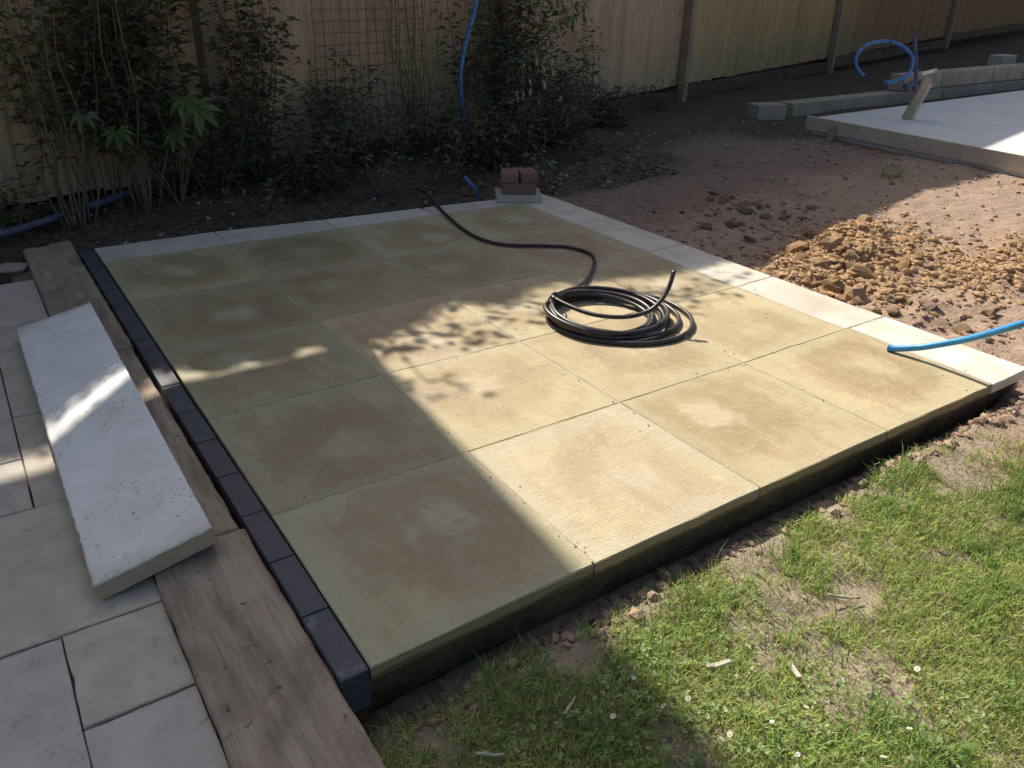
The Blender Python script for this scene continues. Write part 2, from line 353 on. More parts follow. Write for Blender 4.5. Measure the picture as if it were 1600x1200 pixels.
# ------------------------------------------------------------------ ground
PX0, PX1, PY0 = -0.33, 2.62, 0.04
def clay_mask(x, y):
    d = 0
    for cx, cy, sx, sy, a in ((3.40, 1.25, .42, .28, 1), (3.85, 1.55, .28, .17, .9), (2.95, 1.12, .22, .20, .9), (3.80, .68, .26, .17, .8), (2.95, .62, .22, .16, .35), (4.4, .85, .4, .2, .7)):
        d = d + a * np.exp(-(((x - cx) / sx) ** 2 + ((y - cy) / sy) ** 2))
    return np.clip(d + (fbm(x * 5, y * 5, 9) - .5) * .5, 0, 1)
def gz(x, y):
    x = np.asarray(x, float); y = np.asarray(y, float)
    n1 = fbm(x * 1.1, y * 1.1, 1) - .5; n2 = fbm(x * 7, y * 7, 2) - .5; n3 = fbm(x * 26, y * 26, 3, 3) - .5
    z = -.095 + .02 * n1 + .018 * n2 + .008 * n3
    t = -y + .05 * n2 + .02 * n3
    front = -.15 + .055 * ss(.02, .09, t) + .03 * n2 * ss(.0, .1, t) + .010 * n3 + .045 * ss(1.2, 2.1, x) * ss(.0, .05, t + .02 * n3) - .02 * ss(.5, .0, x)
    z = np.where(y < .06, front, z)
    wr = ss(2.45, 2.85, x) * ss(-.25, .15, y)
    right = -.055 + .05 * n1 + .04 * n2 + .020 * n3 + .010 * (fbm(x * 60, y * 60, 8, 2) - .5)
    cm = clay_mask(x, y); rid = 1 - np.abs(2 * fbm(x * 11, y * 11, 5, 4) - 1)
    right = right - .10 * ss(5.2, 6.7, x) * ss(4.75, 4.35, y)
    rid2 = 1 - np.abs(2 * fbm(x * 4.5, y * 4.5, 6, 5) - 1)
    right = right + cm * (.03 + .10 * (rid2 - .62) + .045 * (rid - .6))
    dk = np.exp(-(((x - 3.55) / .4) ** 2 + ((y - 2.15) / .28) ** 2)); right = right + dk * (.05 + .06 * (rid - .6))
    z = z * (1 - wr) + right * wr
    bk = ss(3.1, 3.35, y) * ss(6.2, 4.4, x)
    z = z * (1 - bk) + (-.06 + .07 * ss(3.4, 4.5, y) + .06 * n2 + .02 * n3) * bk
    far = ss(8, 14, np.maximum(np.abs(x - 3), np.abs(y - 2)))
    z = z * (1 - far) - .09 * far
    base = (x > 6.9) & (x < 14) & (y > .5) & (y < 4.3); z = np.where(base, -.12, z)
    z = np.where((x > PX0) & (x < PX1) & (y > PY0) & (y < 3.0), -.21, z)
    z = np.where((x < -.05) & (y < 3.04) & (y > -2.5) & (x > -1.6), -.16, z)
    return z
def axis(lo, hi, step, far0, far1):
    a = list(np.arange(lo, hi + 1e-6, step)); s = step; v = hi
    while v < far1: s *= 1.13; v += s; a.append(v)
    s = step; v = lo; b = []
    while v > far0: s *= 1.13; v -= s; b.append(v)
    return np.array(b[::-1] + a)
xs = axis(-.62, 4.7, .02, -45, 70); ys = axis(-1.15, 4.6, .02, -45, 70)
GX, GY = np.meshgrid(xs, ys); GZ = gz(GX, GY)
nx, ny = len(xs), len(ys)
idx = np.arange(nx * ny).reshape(ny, nx)
quads = np.stack([idx[:-1, :-1], idx[:-1, 1:], idx[1:, 1:], idx[1:, :-1]], -1).reshape(-1, 4)
gm = pydata("ground", np.stack([GX, GY, GZ], -1).reshape(-1, 3), quads, True)
zone = np.zeros((ny, nx, 3))
zone[..., 0] = clay_mask(GX, GY) * ss(2.5, 2.75, GX)
nbd = fbm(GX * 3, GY * 3, 12) - .5
bedm = ss(3.1, 3.3, GY) * ss(4.6, 3.1, GX + nbd * 1.2 - (GY - 3.2) * .8)
zone[..., 1] = np.clip(np.maximum(bedm, .45 * ss(-.0, -.06, GY) * ss(-.11, -.06, GY) * ss(2.0, 1.5, GX)) + .55 * ss(3.8, 4.7, GY + nbd * .8) * ss(3.8, 5.0, GX) + (.48) * ss(1.9, 2.5, GY + nbd * .8 - (GX - 2.8) * .22) * ss(2.6, 2.7, GX), 0, 1)  # dark-soil weight; the last term paints deeper shade right of the patio
zone[..., 2] = ss(.06, -.04, GY) * ss(2.5, 1.9, GX + nbd)
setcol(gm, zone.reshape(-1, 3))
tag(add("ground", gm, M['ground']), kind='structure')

# ------------------------------------------------------------------ patio: mortar bed (structure) with its slabs
def wavy_box(name, x0, x1, y0, y1, z0, z1, n=60, amp=.006):
    V = []; F = []
    xs_ = np.linspace(x0, x1, n)
    for i, x in enumerate(xs_):
        w = amp * (mnoise.noise(Vector((x * 9, 1.3, 0))) + .6 * mnoise.noise(Vector((x * 31, 4.3, 0))))
        w2 = amp * (mnoise.noise(Vector((x * 7, 9.3, 0))))
        V += [(x, y0 + w, z1), (x, y0 + .035 + w + w2, z0), (x, y1, z1), (x, y1, z0)]
    for i in range(n - 1):
        a = i * 4; b = a + 4
        F += [(a, b, b + 2, a + 2), (a + 1, b + 1, b, a), (a + 2, b + 2, b + 3, a + 3)]
    F += [(0, 2, 3, 1), (4 * n - 4, 4 * n - 3, 4 * n - 1, 4 * n - 2)]
    return pydata(name, V, F)
patio = tag(add("patio", wavy_box("patio", -.001, 2.665, .016, 3.07, -.24, -.042, 140, .012), M['mortar']), kind='structure')
tag(add("pointing", pydata("pointing", [(.004, .012, -.0020), (2.66, .012, -.0020), (2.645, 3.06, -.0020), (.01, 3.235, -.0020), (.004, .012, -.045), (2.66, .012, -.045), (2.645, 3.06, -.045), (.01, 3.235, -.045)],
    [(0, 1, 2, 3), (4, 5, 1, 0), (5, 6, 2, 1), (6, 7, 3, 2), (7, 4, 0, 3)]), M['joint'], patio))
def slab_me(name, c, th=.038, jit=.0012, n=7, ch=.003, z_tilt=0.0, chip=.3):
    """a sawn slab: outline with slightly uneven edges, eased arris; c = 4 corners (ccw, local)"""
    out = []
    for k in range(4):
        a = Vector((*c[k], 0)); b = Vector((*c[(k + 1) % 4], 0)); nrm = Vector(((b - a).y, -(b - a).x, 0)).normalized()
        for i in range(n):
            t = i / n; p = a.lerp(b, t)
            if i: p = p + nrm * random.uniform(-jit, jit * .2) - nrm * (random.random() < .06 * chip) * .003
            out.append(p)
    m_ = len(out); cen = sum(out, Vector()) / m_
    V = [(*((p + (cen - p).normalized() * ch * random.uniform(.6, 1.7)).xy), random.uniform(-.0004, .0004)) for p in out]
    V += [(p.x, p.y, -ch * random.uniform(.5, 1.4)) for p in out] + [(p.x, p.y, -th) for p in out]
    V += [(cen.x, cen.y, 0)]
    F = [(i, (i + 1) % m_, 3 * m_) for i in range(m_)]
    for r_ in range(2):
        for i in range(m_):
            j = (i + 1) % m_; F.append((r_ * m_ + i, (r_ + 1) * m_ + i, (r_ + 1) * m_ + j, r_ * m_ + j))
    return pydata(name, V, F)
G = {(0, 0): (-.0005, -.0075), (1, 0): (.5985, .001), (2, 0): (1.202, .0045), (3, 0): (1.806, .005), (4, 0): (2.413, .003),
     (0, 1): (.004, .604), (1, 1): (.598, .603), (2, 1): (1.196, .604), (3, 1): (1.797, .599), (4, 1): (2.414, .604),
     (0, 2): (.004, 1.203), (1, 2): (.609, 1.208), (2, 2): (1.192, 1.197), (3, 2): (1.79, 1.192), (4, 2): (2.409, 1.19),
     (0, 3): (.004, 1.797), (1, 3): (.602, 1.788), (2, 3): (1.188, 1.806), (3, 3): (1.777, 1.79), (4, 3): (2.414, 1.793),
     (0, 4): (.005, 2.397), (1, 4): (.597, 2.39), (2, 4): (1.195, 2.372), (3, 4): (1.776, 2.36), (4, 4): (2.409, 2.396),
     (0, 5): (.006, 3.01), (1, 5): (.597, 3.0), (2, 5): (1.197, 2.985), (3, 5): (1.795, 2.97), (4, 5): (2.405, 2.955),
     (0, 6): (.006, 3.2525), (1, 6): (.597, 3.252), (2, 6): (1.199, 3.195), (3, 6): (1.80, 3.150), (4, 6): (2.405, 3.098),
     (5, 0): (2.692, .004), (5, 1): (2.688, .606), (5, 2): (2.680, 1.204), (5, 3): (2.68, 1.803), (5, 4): (2.674, 2.403), (5, 5): (2.664, 2.955), (5, 6): (2.658, 3.0748)}
tints = {(1, 0): (1.10, 1.12, 1.16), (0, 0): (.88, .93, .92), (2, 0): (1.05, 1.03, .98), (3, 0): (1.04, 1.02, .95), (1, 1): (1.05, 1.03, 1.0), (2, 1): (1.03, 1.0, .97),  # per-slab tone; slabs lying in shade are darkened to deepen it
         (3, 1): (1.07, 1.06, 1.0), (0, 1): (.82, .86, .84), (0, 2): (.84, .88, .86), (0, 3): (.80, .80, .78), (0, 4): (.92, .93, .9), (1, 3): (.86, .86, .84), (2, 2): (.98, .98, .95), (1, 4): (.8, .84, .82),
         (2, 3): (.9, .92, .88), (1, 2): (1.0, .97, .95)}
GAP = .0024
for i in range(5):
    for j in range(6):
        strip = i == 4 or j == 5
        c = [Vector(G[(i, j)]), Vector(G[(i + 1, j)]), Vector(G[(i + 1, j + 1)]), Vector(G[(i, j + 1)])]
        cen = (c[0] + c[1] + c[2] + c[3]) / 4; g = GAP
        if i == 4 and j == 0: c[0] = c[0] + Vector((.022, 0)); c[3] = c[3] + Vector((.026, 0))      # the open joint beside the last strip
        if i == 4 and j == 5: continue
        loc = []
        for k, p in enumerate(c):
            gx = g if k in (0, 3) else -g; gy = g if k in (0, 1) else -g
            if i == 3 and j == 5 and k in (0, 3): gx += .012                                         # open joint by the hose tail
            if j == 0 and k in (0, 1): gy = 0
            if i == 0 and k in (0, 3): gx = .001
            loc.append((p.x + gx - cen.x, p.y + gy - cen.y))
        me = slab_me("slab", loc)
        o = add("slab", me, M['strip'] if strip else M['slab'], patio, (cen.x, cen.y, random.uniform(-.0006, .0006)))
        o.rotation_euler = (random.uniform(-.0012, .0012), random.uniform(-.0012, .0012), 0)
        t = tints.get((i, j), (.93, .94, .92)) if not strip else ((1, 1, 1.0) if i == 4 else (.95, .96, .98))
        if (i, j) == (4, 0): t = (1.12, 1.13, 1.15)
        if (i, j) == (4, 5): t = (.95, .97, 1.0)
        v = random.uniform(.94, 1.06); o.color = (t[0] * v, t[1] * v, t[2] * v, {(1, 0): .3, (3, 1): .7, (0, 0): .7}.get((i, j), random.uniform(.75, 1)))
# the corner piece where both strips meet
c = [G[(4, 5)], G[(5, 5)], G[(5, 6)], G[(4, 6)]]; cen = (2.533, 3.02)
o = add("slab", slab_me("slab", [(c[0][0] - cen[0] + .003, c[0][1] - cen[1] + .003), (c[1][0] - cen[0], c[1][1] - cen[1] + .003), (c[2][0] - cen[0], c[2][1] - cen[1]), (c[3][0] - cen[0] + .003, c[3][1] - cen[1])]), M['strip'], patio, (*cen, 0))
o.color = (.95, .97, 1, 1)

# ------------------------------------------------------------------ blue brick edging
edging = tag(add("brick_edging", pydata("brick_edging", [(-.062, .01, -.09), (-.006, .01, -.09), (-.006, 3.24, -.09), (-.062, 3.24, -.09), (-.062, .01, -.2), (-.006, .01, -.2), (-.006, 3.24, -.2), (-.062, 3.24, -.2)],
    [(0, 1, 2, 3), (4, 5, 1, 0), (5, 6, 2, 1), (6, 7, 3, 2), (7, 4, 0, 3)]), M['mortar']), kind='structure')
ebm = box_me("brick", .061, .2132, .102, .0022, 2)
y = -.012
for k in range(15):
    o = add("brick", ebm, M['eng'], edging, (-.034 + random.uniform(-.001, .001) - (.003 if k == 6 else 0), y + .1085, -.051 + random.uniform(-.0012, .0012)), (0, 0, random.uniform(-.004, .004)))
    o.color = (1, 1, 1, .0 if k == 0 else random.uniform(.75, 1.0)); y += .2175
# ------------------------------------------------------------------ sleepers
def sleeper(name, y0, y1, x0, x1, ztop, seed):
    nx_, ny_ = 30, max(8, int((y1 - y0) / .012)); V = []; F = []
    for j in range(ny_ + 1):
        yy = y0 + (y1 - y0) * j / ny_
        for i in range(nx_ + 1):
            u = i / nx_; e = .004 * mnoise.noise(Vector((seed, yy * 14, 2.0)))
            xx = x0 + (x1 - x0) * u + (e if i in (0, nx_) else 0)
            n1 = mnoise.noise(Vector((xx * 26 + seed, yy * 2.4, 0))); n2 = mnoise.noise(Vector((xx * 70, yy * 5 + seed, 3))); n3 = mnoise.noise(Vector((xx * 9, yy * 4 + seed, 7)))
            step = .011 * float(ss(.50, .60, u + .03 * mnoise.noise(Vector((seed, yy * 3, 5)))))
            z = ztop - .008 + step + .0028 * n1 + .0014 * n2 + .004 * min(0, n3 * 1.6 + .2)
            for ky, kx, kl in ((.30, .66, 1.0), (.62, .2, .5), (1.35, .7, .6), (1.9, .6, .6), (.05, .45, .8)):
                dd = abs((yy - ky) - .10 * (u - kx)); z -= .008 * kl * math.exp(-(dd / .012) ** 2) * math.exp(-((u - kx) / .2) ** 2)
            edge = min(i, nx_ - i) / nx_; ey = min(j, ny_ - j)
            if edge < .03: z -= .004
            if ey == 0: z -= .006
            V.append((xx, yy, z))
    W = nx_ + 1
    for j in range(ny_):
        for i in range(nx_): F.append((j * W + i, j * W + i + 1, (j + 1) * W + i + 1, (j + 1) * W + i))
    ring = [i for i in range(W)] + [j * W + nx_ for j in range(1, ny_ + 1)] + [ny_ * W + i for i in range(nx_ - 1, -1, -1)] + [j * W for j in range(ny_ - 1, 0, -1)]
    b0 = len(V)
    for r_ in ring: V.append((V[r_][0], V[r_][1], ztop - .13))
    for k in range(len(ring)):
        k2 = (k + 1) % len(ring); F.append((ring[k], b0 + k, b0 + k2, ring[k2]))
    return add(name, pydata(name, V, F, True), M['sleeper'])
tag(sleeper("timber_sleeper", -.75, .612, -.302, -.070, -.013, 1.7), "weathered brown timber sleeper in front, running out of the bottom of the photo", "sleeper", "sleepers along the blue bricks")
tag(sleeper("timber_sleeper", .617, 1.93, -.296, -.079, -.014, 5.2), "middle timber sleeper, mostly hidden under the leaning white slab", "sleeper", "sleepers along the blue bricks")
tag(sleeper("timber_sleeper", 1.935, 3.50, -.292, -.072, -.014, 9.1), "farthest brown sleeper ending at the soil bed", "sleeper", "sleepers along the blue bricks")

# ------------------------------------------------------------------ old paving on the left
oldp = tag(add("old_paving", pydata("old_paving", [(-1.6, -1.2, -.062), (-.306, -1.2, -.062), (-.30, 3.0, -.062), (-1.6, 3.0, -.062), (-1.6, -1.2, -.16), (-.306, -1.2, -.16), (-.30, 3.0, -.16), (-1.6, 3.0, -.16)],
    [(0, 1, 2, 3), (4, 5, 1, 0), (5, 6, 2, 1), (6, 7, 3, 2), (7, 4, 0, 3)]), M['mortar']), kind='structure')
for (x0, x1, y0, y1), tnt in (((-.512, -.306, .192, .474), (1, .97, .93)), ((-.512, -.306, -.46, .181), (.96, .97, 1.0)), ((-1.12, -.520, -.2, .474), (.95, .97, 1.0)), ((-1.12, -.520, -.9, -.21), (.95, .95, .95)), ((-.512, -.306, -1.1, -.47), (.95, .95, .95)),
        ((-.90, -.304, .486, 1.038), (1.02, .97, .90)), ((-.505, -.302, 1.048, 1.625), (1.0, .96, .91)), ((-.505, -.300, 1.632, 2.203), (.98, .93, .9)), ((-1.05, -.513, 1.048, 1.33), (.95, .94, .92)), ((-1.05, -.513, 1.342, 2.203), (.95, .93, .9)),
        ((-1.0, -.300, 2.213, 2.474), (1.0, .93, .9)), ((-1.0, -.298, 2.486, 3.045), (1.08, .98, .95)), ((-1.5, -.91, .486, 1.038), (1, 1, 1))):
    cx, cy = (x0 + x1) / 2, (y0 + y1) / 2
    g_ = .0025; me = slab_me("slab", [(x0 - cx - g_, y0 - cy - g_), (x1 - cx + g_, y0 - cy - g_), (x1 - cx + g_, y1 - cy + g_), (x0 - cx - g_, y1 - cy + g_)], .036, .0014, 10, .0025, chip=.6)
    o = add("slab", me, M['oldslab'], oldp, (cx, cy, -.045 + random.uniform(-.003, .002)), (random.uniform(-.004, .004), random.uniform(-.004, .004), random.uniform(-.004, .004)))
    o.color = (*tnt, 1)

# ------------------------------------------------------------------ white concrete slab leaning on the sleeper
def white_slab():
    L, W_, T = 1.755, .284, .047; ny_, nx_ = 150, 26; V = []; F = []
    for j in range(ny_ + 1):
        for i in range(nx_ + 1):
            u, v = i / nx_ - .5, j / ny_ - .5
            x, y_ = u * W_, v * L
            el = .006 * mnoise.noise(Vector((3.1, y_ * 22, 1))) + .004 * mnoise.noise(Vector((3.1, y_ * 60, 1)))
            if i == 0: x += abs(el) * 1.2
            if i == nx_: x -= abs(el) * .6
            if j in (0, ny_): y_ += .003 * mnoise.noise(Vector((x * 40, 8, 1)))
            z = .0012 * mnoise.noise(Vector((x * 30, y_ * 14, 0))) + .0009 * mnoise.noise(Vector((x * 90, y_ * 60, 0)))
            d = min(i, nx_ - i) / nx_ * W_; d2 = min(j, ny_ - j) / ny_ * L; dm = min(d, d2)
            if dm < .004: z -= .0018 + .0022 * mnoise.noise(Vector((x * 50, y_ * 50, 5)))
            elif dm < .02: z -= .0003 + .0012 * mnoise.noise(Vector((x * 50, y_ * 50, 5)))
            pit = mnoise.noise(Vector((x * 75, y_ * 120, 11)))
            if pit > .62 and mnoise.noise(Vector((x * 9, y_ * 7, 2))) > .05: z -= .003
            V.append((x, y_, z))
    W = nx_ + 1
    for j in range(ny_):
        for i in range(nx_): F.append((j * W + i, j * W + i + 1, (j + 1) * W + i + 1, (j + 1) * W + i))
    ring = [i for i in range(W)] + [j * W + nx_ for j in range(1, ny_ + 1)] + [ny_ * W + i for i in range(nx_ - 1, -1, -1)] + [j * W for j in range(ny_ - 1, 0, -1)]
    b0 = len(V)
    for r_ in ring: V.append((V[r_][0] * .992, V[r_][1] * .999, -T))
    for k in range(len(ring)):
        k2 = (k + 1) % len(ring); F.append((ring[k], b0 + k, b0 + k2, ring[k2]))
    F.append(tuple(b0 + k for k in range(len(ring)))[::-1])
    me = pydata("concrete_slab", V, F, True)
    me.polygons.foreach_set("use_smooth", [k < nx_ * ny_ for k in range(len(me.polygons))]); return me
o = add("concrete_slab", white_slab(), M['white'], None, (-.291, 1.428, .031), (0, -math.atan2(.058, .277), R(-.15)))
tag(o, "long pitted white concrete slab tilted across the sleepers and the old paving", "slab")

# ------------------------------------------------------------------ black hose coil
tie = Vector((1.487, 1.378, 0)); cdir = Vector((.62, -.785, 0)).normalized()
pts = [Vector(p) for p in ((2.06, 3.70, -.03), (2.01, 3.52, .0), (1.976, 3.40, .02), (1.907, 3.161, .014), (1.830, 2.869, .011), (1.759, 2.50, .011), (1.80, 2.27, .011), (1.975, 2.135, .011), (2.09, 2.035, .011), (2.105, 1.88, .011), (1.975, 1.71, .012), (1.80, 1.567, .016), (1.675, 1.50, .022), (1.58, 1.463, .03))]
loops = [(.268, .02, .012), (.246, .10, .016), (.232, -.06, .022), (.306, .10, .016), (.262, .05, .034), (.226, -.10, .036), (.278, .13, .030), (.250, .0, .052), (.236, -.07, .050), (.256, .06, .068)]
th0 = math.atan2(-cdir.y, -cdir.x)
for k, (r_, tw, zz) in enumerate(loops):
    r_ *= .94
    cd = Vector((cdir.x * math.cos(tw) - cdir.y * math.sin(tw), cdir.x * math.sin(tw) + cdir.y * math.cos(tw), 0))
    tk = tie + Vector((-.012 + .006 * (k % 4), .006 * (k % 3), 0)); cen = tk + cd * r_
    n = 14
    for i in range(n):
        th = th0 + 2 * math.pi * (i + .5) / n
        w = 1 + .02 * math.sin(3 * th + k * 1.7)
        out = .5 - .5 * math.cos(th - th0)
        z = zz * (1 - .35 * out) + .006 * math.sin(2 * th + k) * out + .012 * (1 - out) * (k % 3) * .6
        pts.append(Vector((cen.x + r_ * w * math.cos(th), cen.y + r_ * w * math.sin(th), max(z * .82, .0105))))
pts += [Vector(p) for p in ((1.485, 1.385, .068), (1.490, 1.29, .062), (1.525, 1.165, .056), (1.603, 1.066, .062), (1.690, 1.028, .078), (1.745, 1.016, .112), (1.799, 1.026, .163), (1.839, 1.046, .220))]
hz = tag(add("hose_coil", tube_me("hose_coil", catmull(pts, 5), .0093, 9), M['hose']), "coiled black pipe on the patio with its tail trailing to the back edge", "hose")
tp = []; 
for a in np.linspace(0, 2 * math.pi, 17):
    tp.append((1.482 + .046 * math.cos(a), 1.372 + .02 * math.cos(a), .042 + .046 * math.sin(a)))
add("tape", tube_me("tape", tp, .0035, 6), M['tape'], hz)
# blue pipe at the right, its end lying on the open joint
bp_ = [(2.372, .385, .014), (2.378, .365, .0145), (2.398, .31, .034), (2.412, .255, .059), (2.421, .112, .145), (2.376, -.052, .271), (2.36, -.218, .40), (2.42, -.42, .50), (2.62, -.66, .50), (2.9, -.9, .36), (3.15, -1.1, .12), (3.35, -1.25, -.08)]
tag(add("blue_pipe", tube_me("blue_pipe", catmull(bp_, 8), .0125, 12), M['bluepipe']), "bright blue water pipe reaching in from the right onto the patio", "pipe")

# ------------------------------------------------------------------ brick stack at the far corner
so = box_me("stone_offcut", .285, .20, .046, .004, 2, True, .002, 1)
o = add("stone_offcut", so, M['offcut'], None, (2.442, 3.045, .0015), (0, 0, R(-29)))
tag(o, "pale stone offcut at the far corner of the patio under the brown blocks", "stone")
pv = box_me("block_paver", .112, .16, .064, .009, 2, True, .004, 2)
pv2 = box_me("block_paver", .212, .10, .064, .009, 2, True, .004, 2)
ux, uy = math.cos(R(-29)), math.sin(R(-29))
for k, (a, b, zz, rz, lab) in enumerate(((0, -.035, .048, -31, "lower front brown block paver stacked on the pale stone offcut"), (.006, .072, .048, -27, "lower rear brown block paver stacked on the pale stone offcut"), (-.056, .012, .113, -34, "upper left brown block paver on top of the small stack"), (.055, .026, .113, -22, "upper right brown block paver on top of the small stack"))):
    o = add("block_paver", pv if k > 1 else pv2, M['paverbrown'], None, (2.442 + a * ux - b * uy, 3.045 + a * uy + b * ux, zz), (0, 0, R(rz)))
    o.color = (1 + .1 * (k == 2), 1, 1, 1); tag(o, lab, "paver", "brown pavers stacked at the patio corner")
tag(add("blue_pipe_end", tube_me("blue_pipe_end", catmull([(2.31, 3.30, -.08), (2.29, 3.28, .0), (2.25, 3.27, .05), (2.20, 3.30, .115)], 6), .010, 8), M['bluedull']), "short blue pipe end poking from the soil left of the brown block stack", "pipe")

# ------------------------------------------------------------------ concrete pad, formwork, blocks
bv = [(6.955, 4.255), (6.775, .8), (13.6, .8), (13.6, 4.62)]
V = [(x, y, .03) for x, y in bv] + [(x, y, -.2) for x, y in bv]
tag(add("concrete_pad", pydata("concrete_pad", V, [(3, 2, 1, 0)[::-1], (0, 1, 5, 4), (1, 2, 6, 5), (2, 3, 7, 6), (3, 0, 4, 7)]), M['concrete']), "flat pale concrete pad in the far right corner", "concrete pad")
ang = math.atan2(-.18, -3.455)
o = add("formwork_board", box_me("formwork_board", .028, 3.6, .135, .002, 1, False, .0015, 3), M['formwork'], None, (6.848, 2.535, -.031), (0, 0, math.atan2(.18, 3.455) * -1))
tag(o, "long timber board edging the concrete pad on its near side", "board")
for (px_, py_), lab in (((6.905, 3.98), "short timber peg holding the board at the concrete pad's left corner"), ):
    o = add("timber_peg", box_me("timber_peg", .06, .05, .315, .003, 1, True, .001, 1), M['peg'], None, (px_ - .055, py_ - .02, -.31), (0, R(3), R(4)))
    tag(o, lab, "peg")
wall = empty("block_wall", (6.95, 4.86, -.11))
tag(wall, "low wall of grey concrete blocks behind the concrete pad", "wall")
bm1 = box_me("block", .43, .205, .188, .005, 1, True, .003, 2)
wslope = .035
for r_, (x0, x1) in enumerate(((.55, 6.9), (2.45, 6.9), )):
    x = x0 + (.22 if r_ else 0); 
    while x < x1:
        o = add("block", bm1, M['block'], wall, (x, .02 + x * wslope + random.uniform(-.004, .004), r_ * .198), (0, 0, math.atan(wslope) + random.uniform(-.01, .01)))
        v = random.uniform(.80, 1.08); o.color = (v, v * random.uniform(.92, .97), v * random.uniform(.82, .92), 1)
        if r_ == 0 and x < 2.6: o.scale = (2.04, 1, 1); o.location.x += .22; o.location.y += .22 * wslope; x += .442
        x += .442
for r_ in range(2):
    x0 = .36 if r_ == 0 else 2.47
    add("mortar", pydata("mortar", [(x0, -.055 + x0 * wslope, r_ * .198 - .006), (6.9, -.055 + 6.9 * wslope, r_ * .198 - .006), (6.9, .1 + 6.9 * wslope, r_ * .198 - .006), (x0, .1 + x0 * wslope, r_ * .198 - .006),
        (x0, -.055 + x0 * wslope, r_ * .198 + .18), (6.9, -.055 + 6.9 * wslope, r_ * .198 + .18), (6.9, .1 + 6.9 * wslope, r_ * .198 + .18), (x0, .1 + x0 * wslope, r_ * .198 + .18)],
        [(4, 5, 6, 7), (0, 1, 5, 4), (1, 2, 6, 5), (2, 3, 7, 6), (3, 0, 4, 7)]), M['joint'], wall)
o = add("concrete_block", box_me("concrete_block", .36, .215, .225, .006, 1, True, .003, 2), M['block'], None, (6.90, 4.84, -.13), (0, 0, R(-14))); o.color = (.95, .88, .78, 1)
tag(o, "loose grey concrete block at the left end of the low wall", "block")
for k, (x, y_, z_, rz, lab) in enumerate(((13.05, 5.6, .06, 8, "lower grey block of the pair at the top right edge"), (13.1, 5.62, .20, 3, "upper grey block of the pair at the top right edge"))):
    o = add("concrete_block", box_me("concrete_block", .44, .215, .14, .006, 1, True, .003, 2), M['block'], None, (x, y_, z_), (0, 0, R(rz))); o.color = (1.15, 1.12, 1.1, 1)
    tag(o, lab, "block")
# timber stake with blue loop
st = empty("timber_stake", (7.745, 3.745, .028)); tag(st, "leaning timber stake standing on the pale concrete pad", "stake")
sk = box_me("stake_body", .075, .05, .43, .003, 1, True, .001, 1)
add("stake_body", sk, M['peg'], st, (0, 0, 0), (R(-3), R(19), R(-36)))
o = add("stake_batten", box_me("stake_batten", .028, .04, .37, .002, 1, True, .001, 1), M['formwork'], st, (.045, -.032, 0), (R(-3), R(19), R(-36)))
ring = []
e1 = Vector((.83, -.557, 0)); e2 = Vector((.30, .42, .86)).normalized()
for a in np.linspace(R(45), R(45) - R(315), 48):
    ring.append(Vector((7.555, 4.0, .565)) + e1 * .29 * math.cos(a + math.pi) + e2 * .215 * math.sin(a + math.pi))
lp = tag(add("blue_pipe_loop", tube_me("blue_pipe_loop", ring, .018, 8), M['bluedull']), "loop of blue pipe hanging at the timber stake by the fence", "pipe")
for ia in (13, 22):
    p = ring[ia]; t_ = (ring[ia + 1] - ring[ia - 1]).normalized()
    add("tape", tube_me("tape", [p - t_ * .008, p + t_ * .008], .0195, 8), M['tape'], lp)
tag(add("black_pipe", tube_me("black_pipe", catmull([(7.86, 3.80, .30), (7.865, 3.81, .42), (7.90, 3.88, .60), (7.96, 3.99, .80)], 6), .018, 8), M['hosedull']), "thin dark pipe standing upright behind the timber stake", "pipe")
tg = tag(add("tag", box_me("tag", .12, .004, .035, .001, 1), M['tag'], None, (7.945, 3.74, .475), (R(10), R(-18), R(-34))), "small white and green tag at the top of the stake", "tag")
add("tag_end", box_me("tag_end", .03, .005, .034, .001, 1), M['taggreen'], tg, (.075, 0, 0))
tag(add("grey_pipe_joint", tube_me("grey_pipe_joint", catmull([(7.70, 3.80, .33), (7.78, 3.78, .37), (7.87, 3.77, .38), (7.93, 3.76, .36)], 5), .04, 8, .03), M['hosedull']), "lumpy grey pipe joint strapped round the top of the stake", "pipe")

# ------------------------------------------------------------------ fence
FD = Vector((1, .3, 0)).normalized(); fa = math.atan2(.3, 1)
def fpt(x, off=0): return Vector((x, 4.2 + .3 * x, 0)) + Vector((FD.y, -FD.x, 0)) * off      # off: towards the garden
def fz(x): return -.10 + .010 * max(0, x - 1)
fence = empty("fence", fpt(-3)); tag(fence, "tall close-boarded timber fence along the back of the garden", "fence")
def fadd(name, me, mat, p, rot=(0, 0, fa)):
    return add(name, me, mat, fence, p - fence.location, rot)
def board_me():
    V = []; w = .135; h_ = 1.9
    for z in (0, .6, 1.25, h_):
        V += [(-w / 2, 0, z), (w / 2, -.006, z), (w / 2, -.019, z), (-w / 2, -.008, z)]
    F = []
    for k in range(3):
        a = 4 * k; b = a + 4
        for q_ in range(4): F.append((a + q_, a + (q_ + 1) % 4, b + (q_ + 1) % 4, b + q_))
    F += [(3, 2, 1, 0), (12, 13, 14, 15)]
    return pydata("board", V, F)
bme = board_me(); d = 0.0; kk = 0
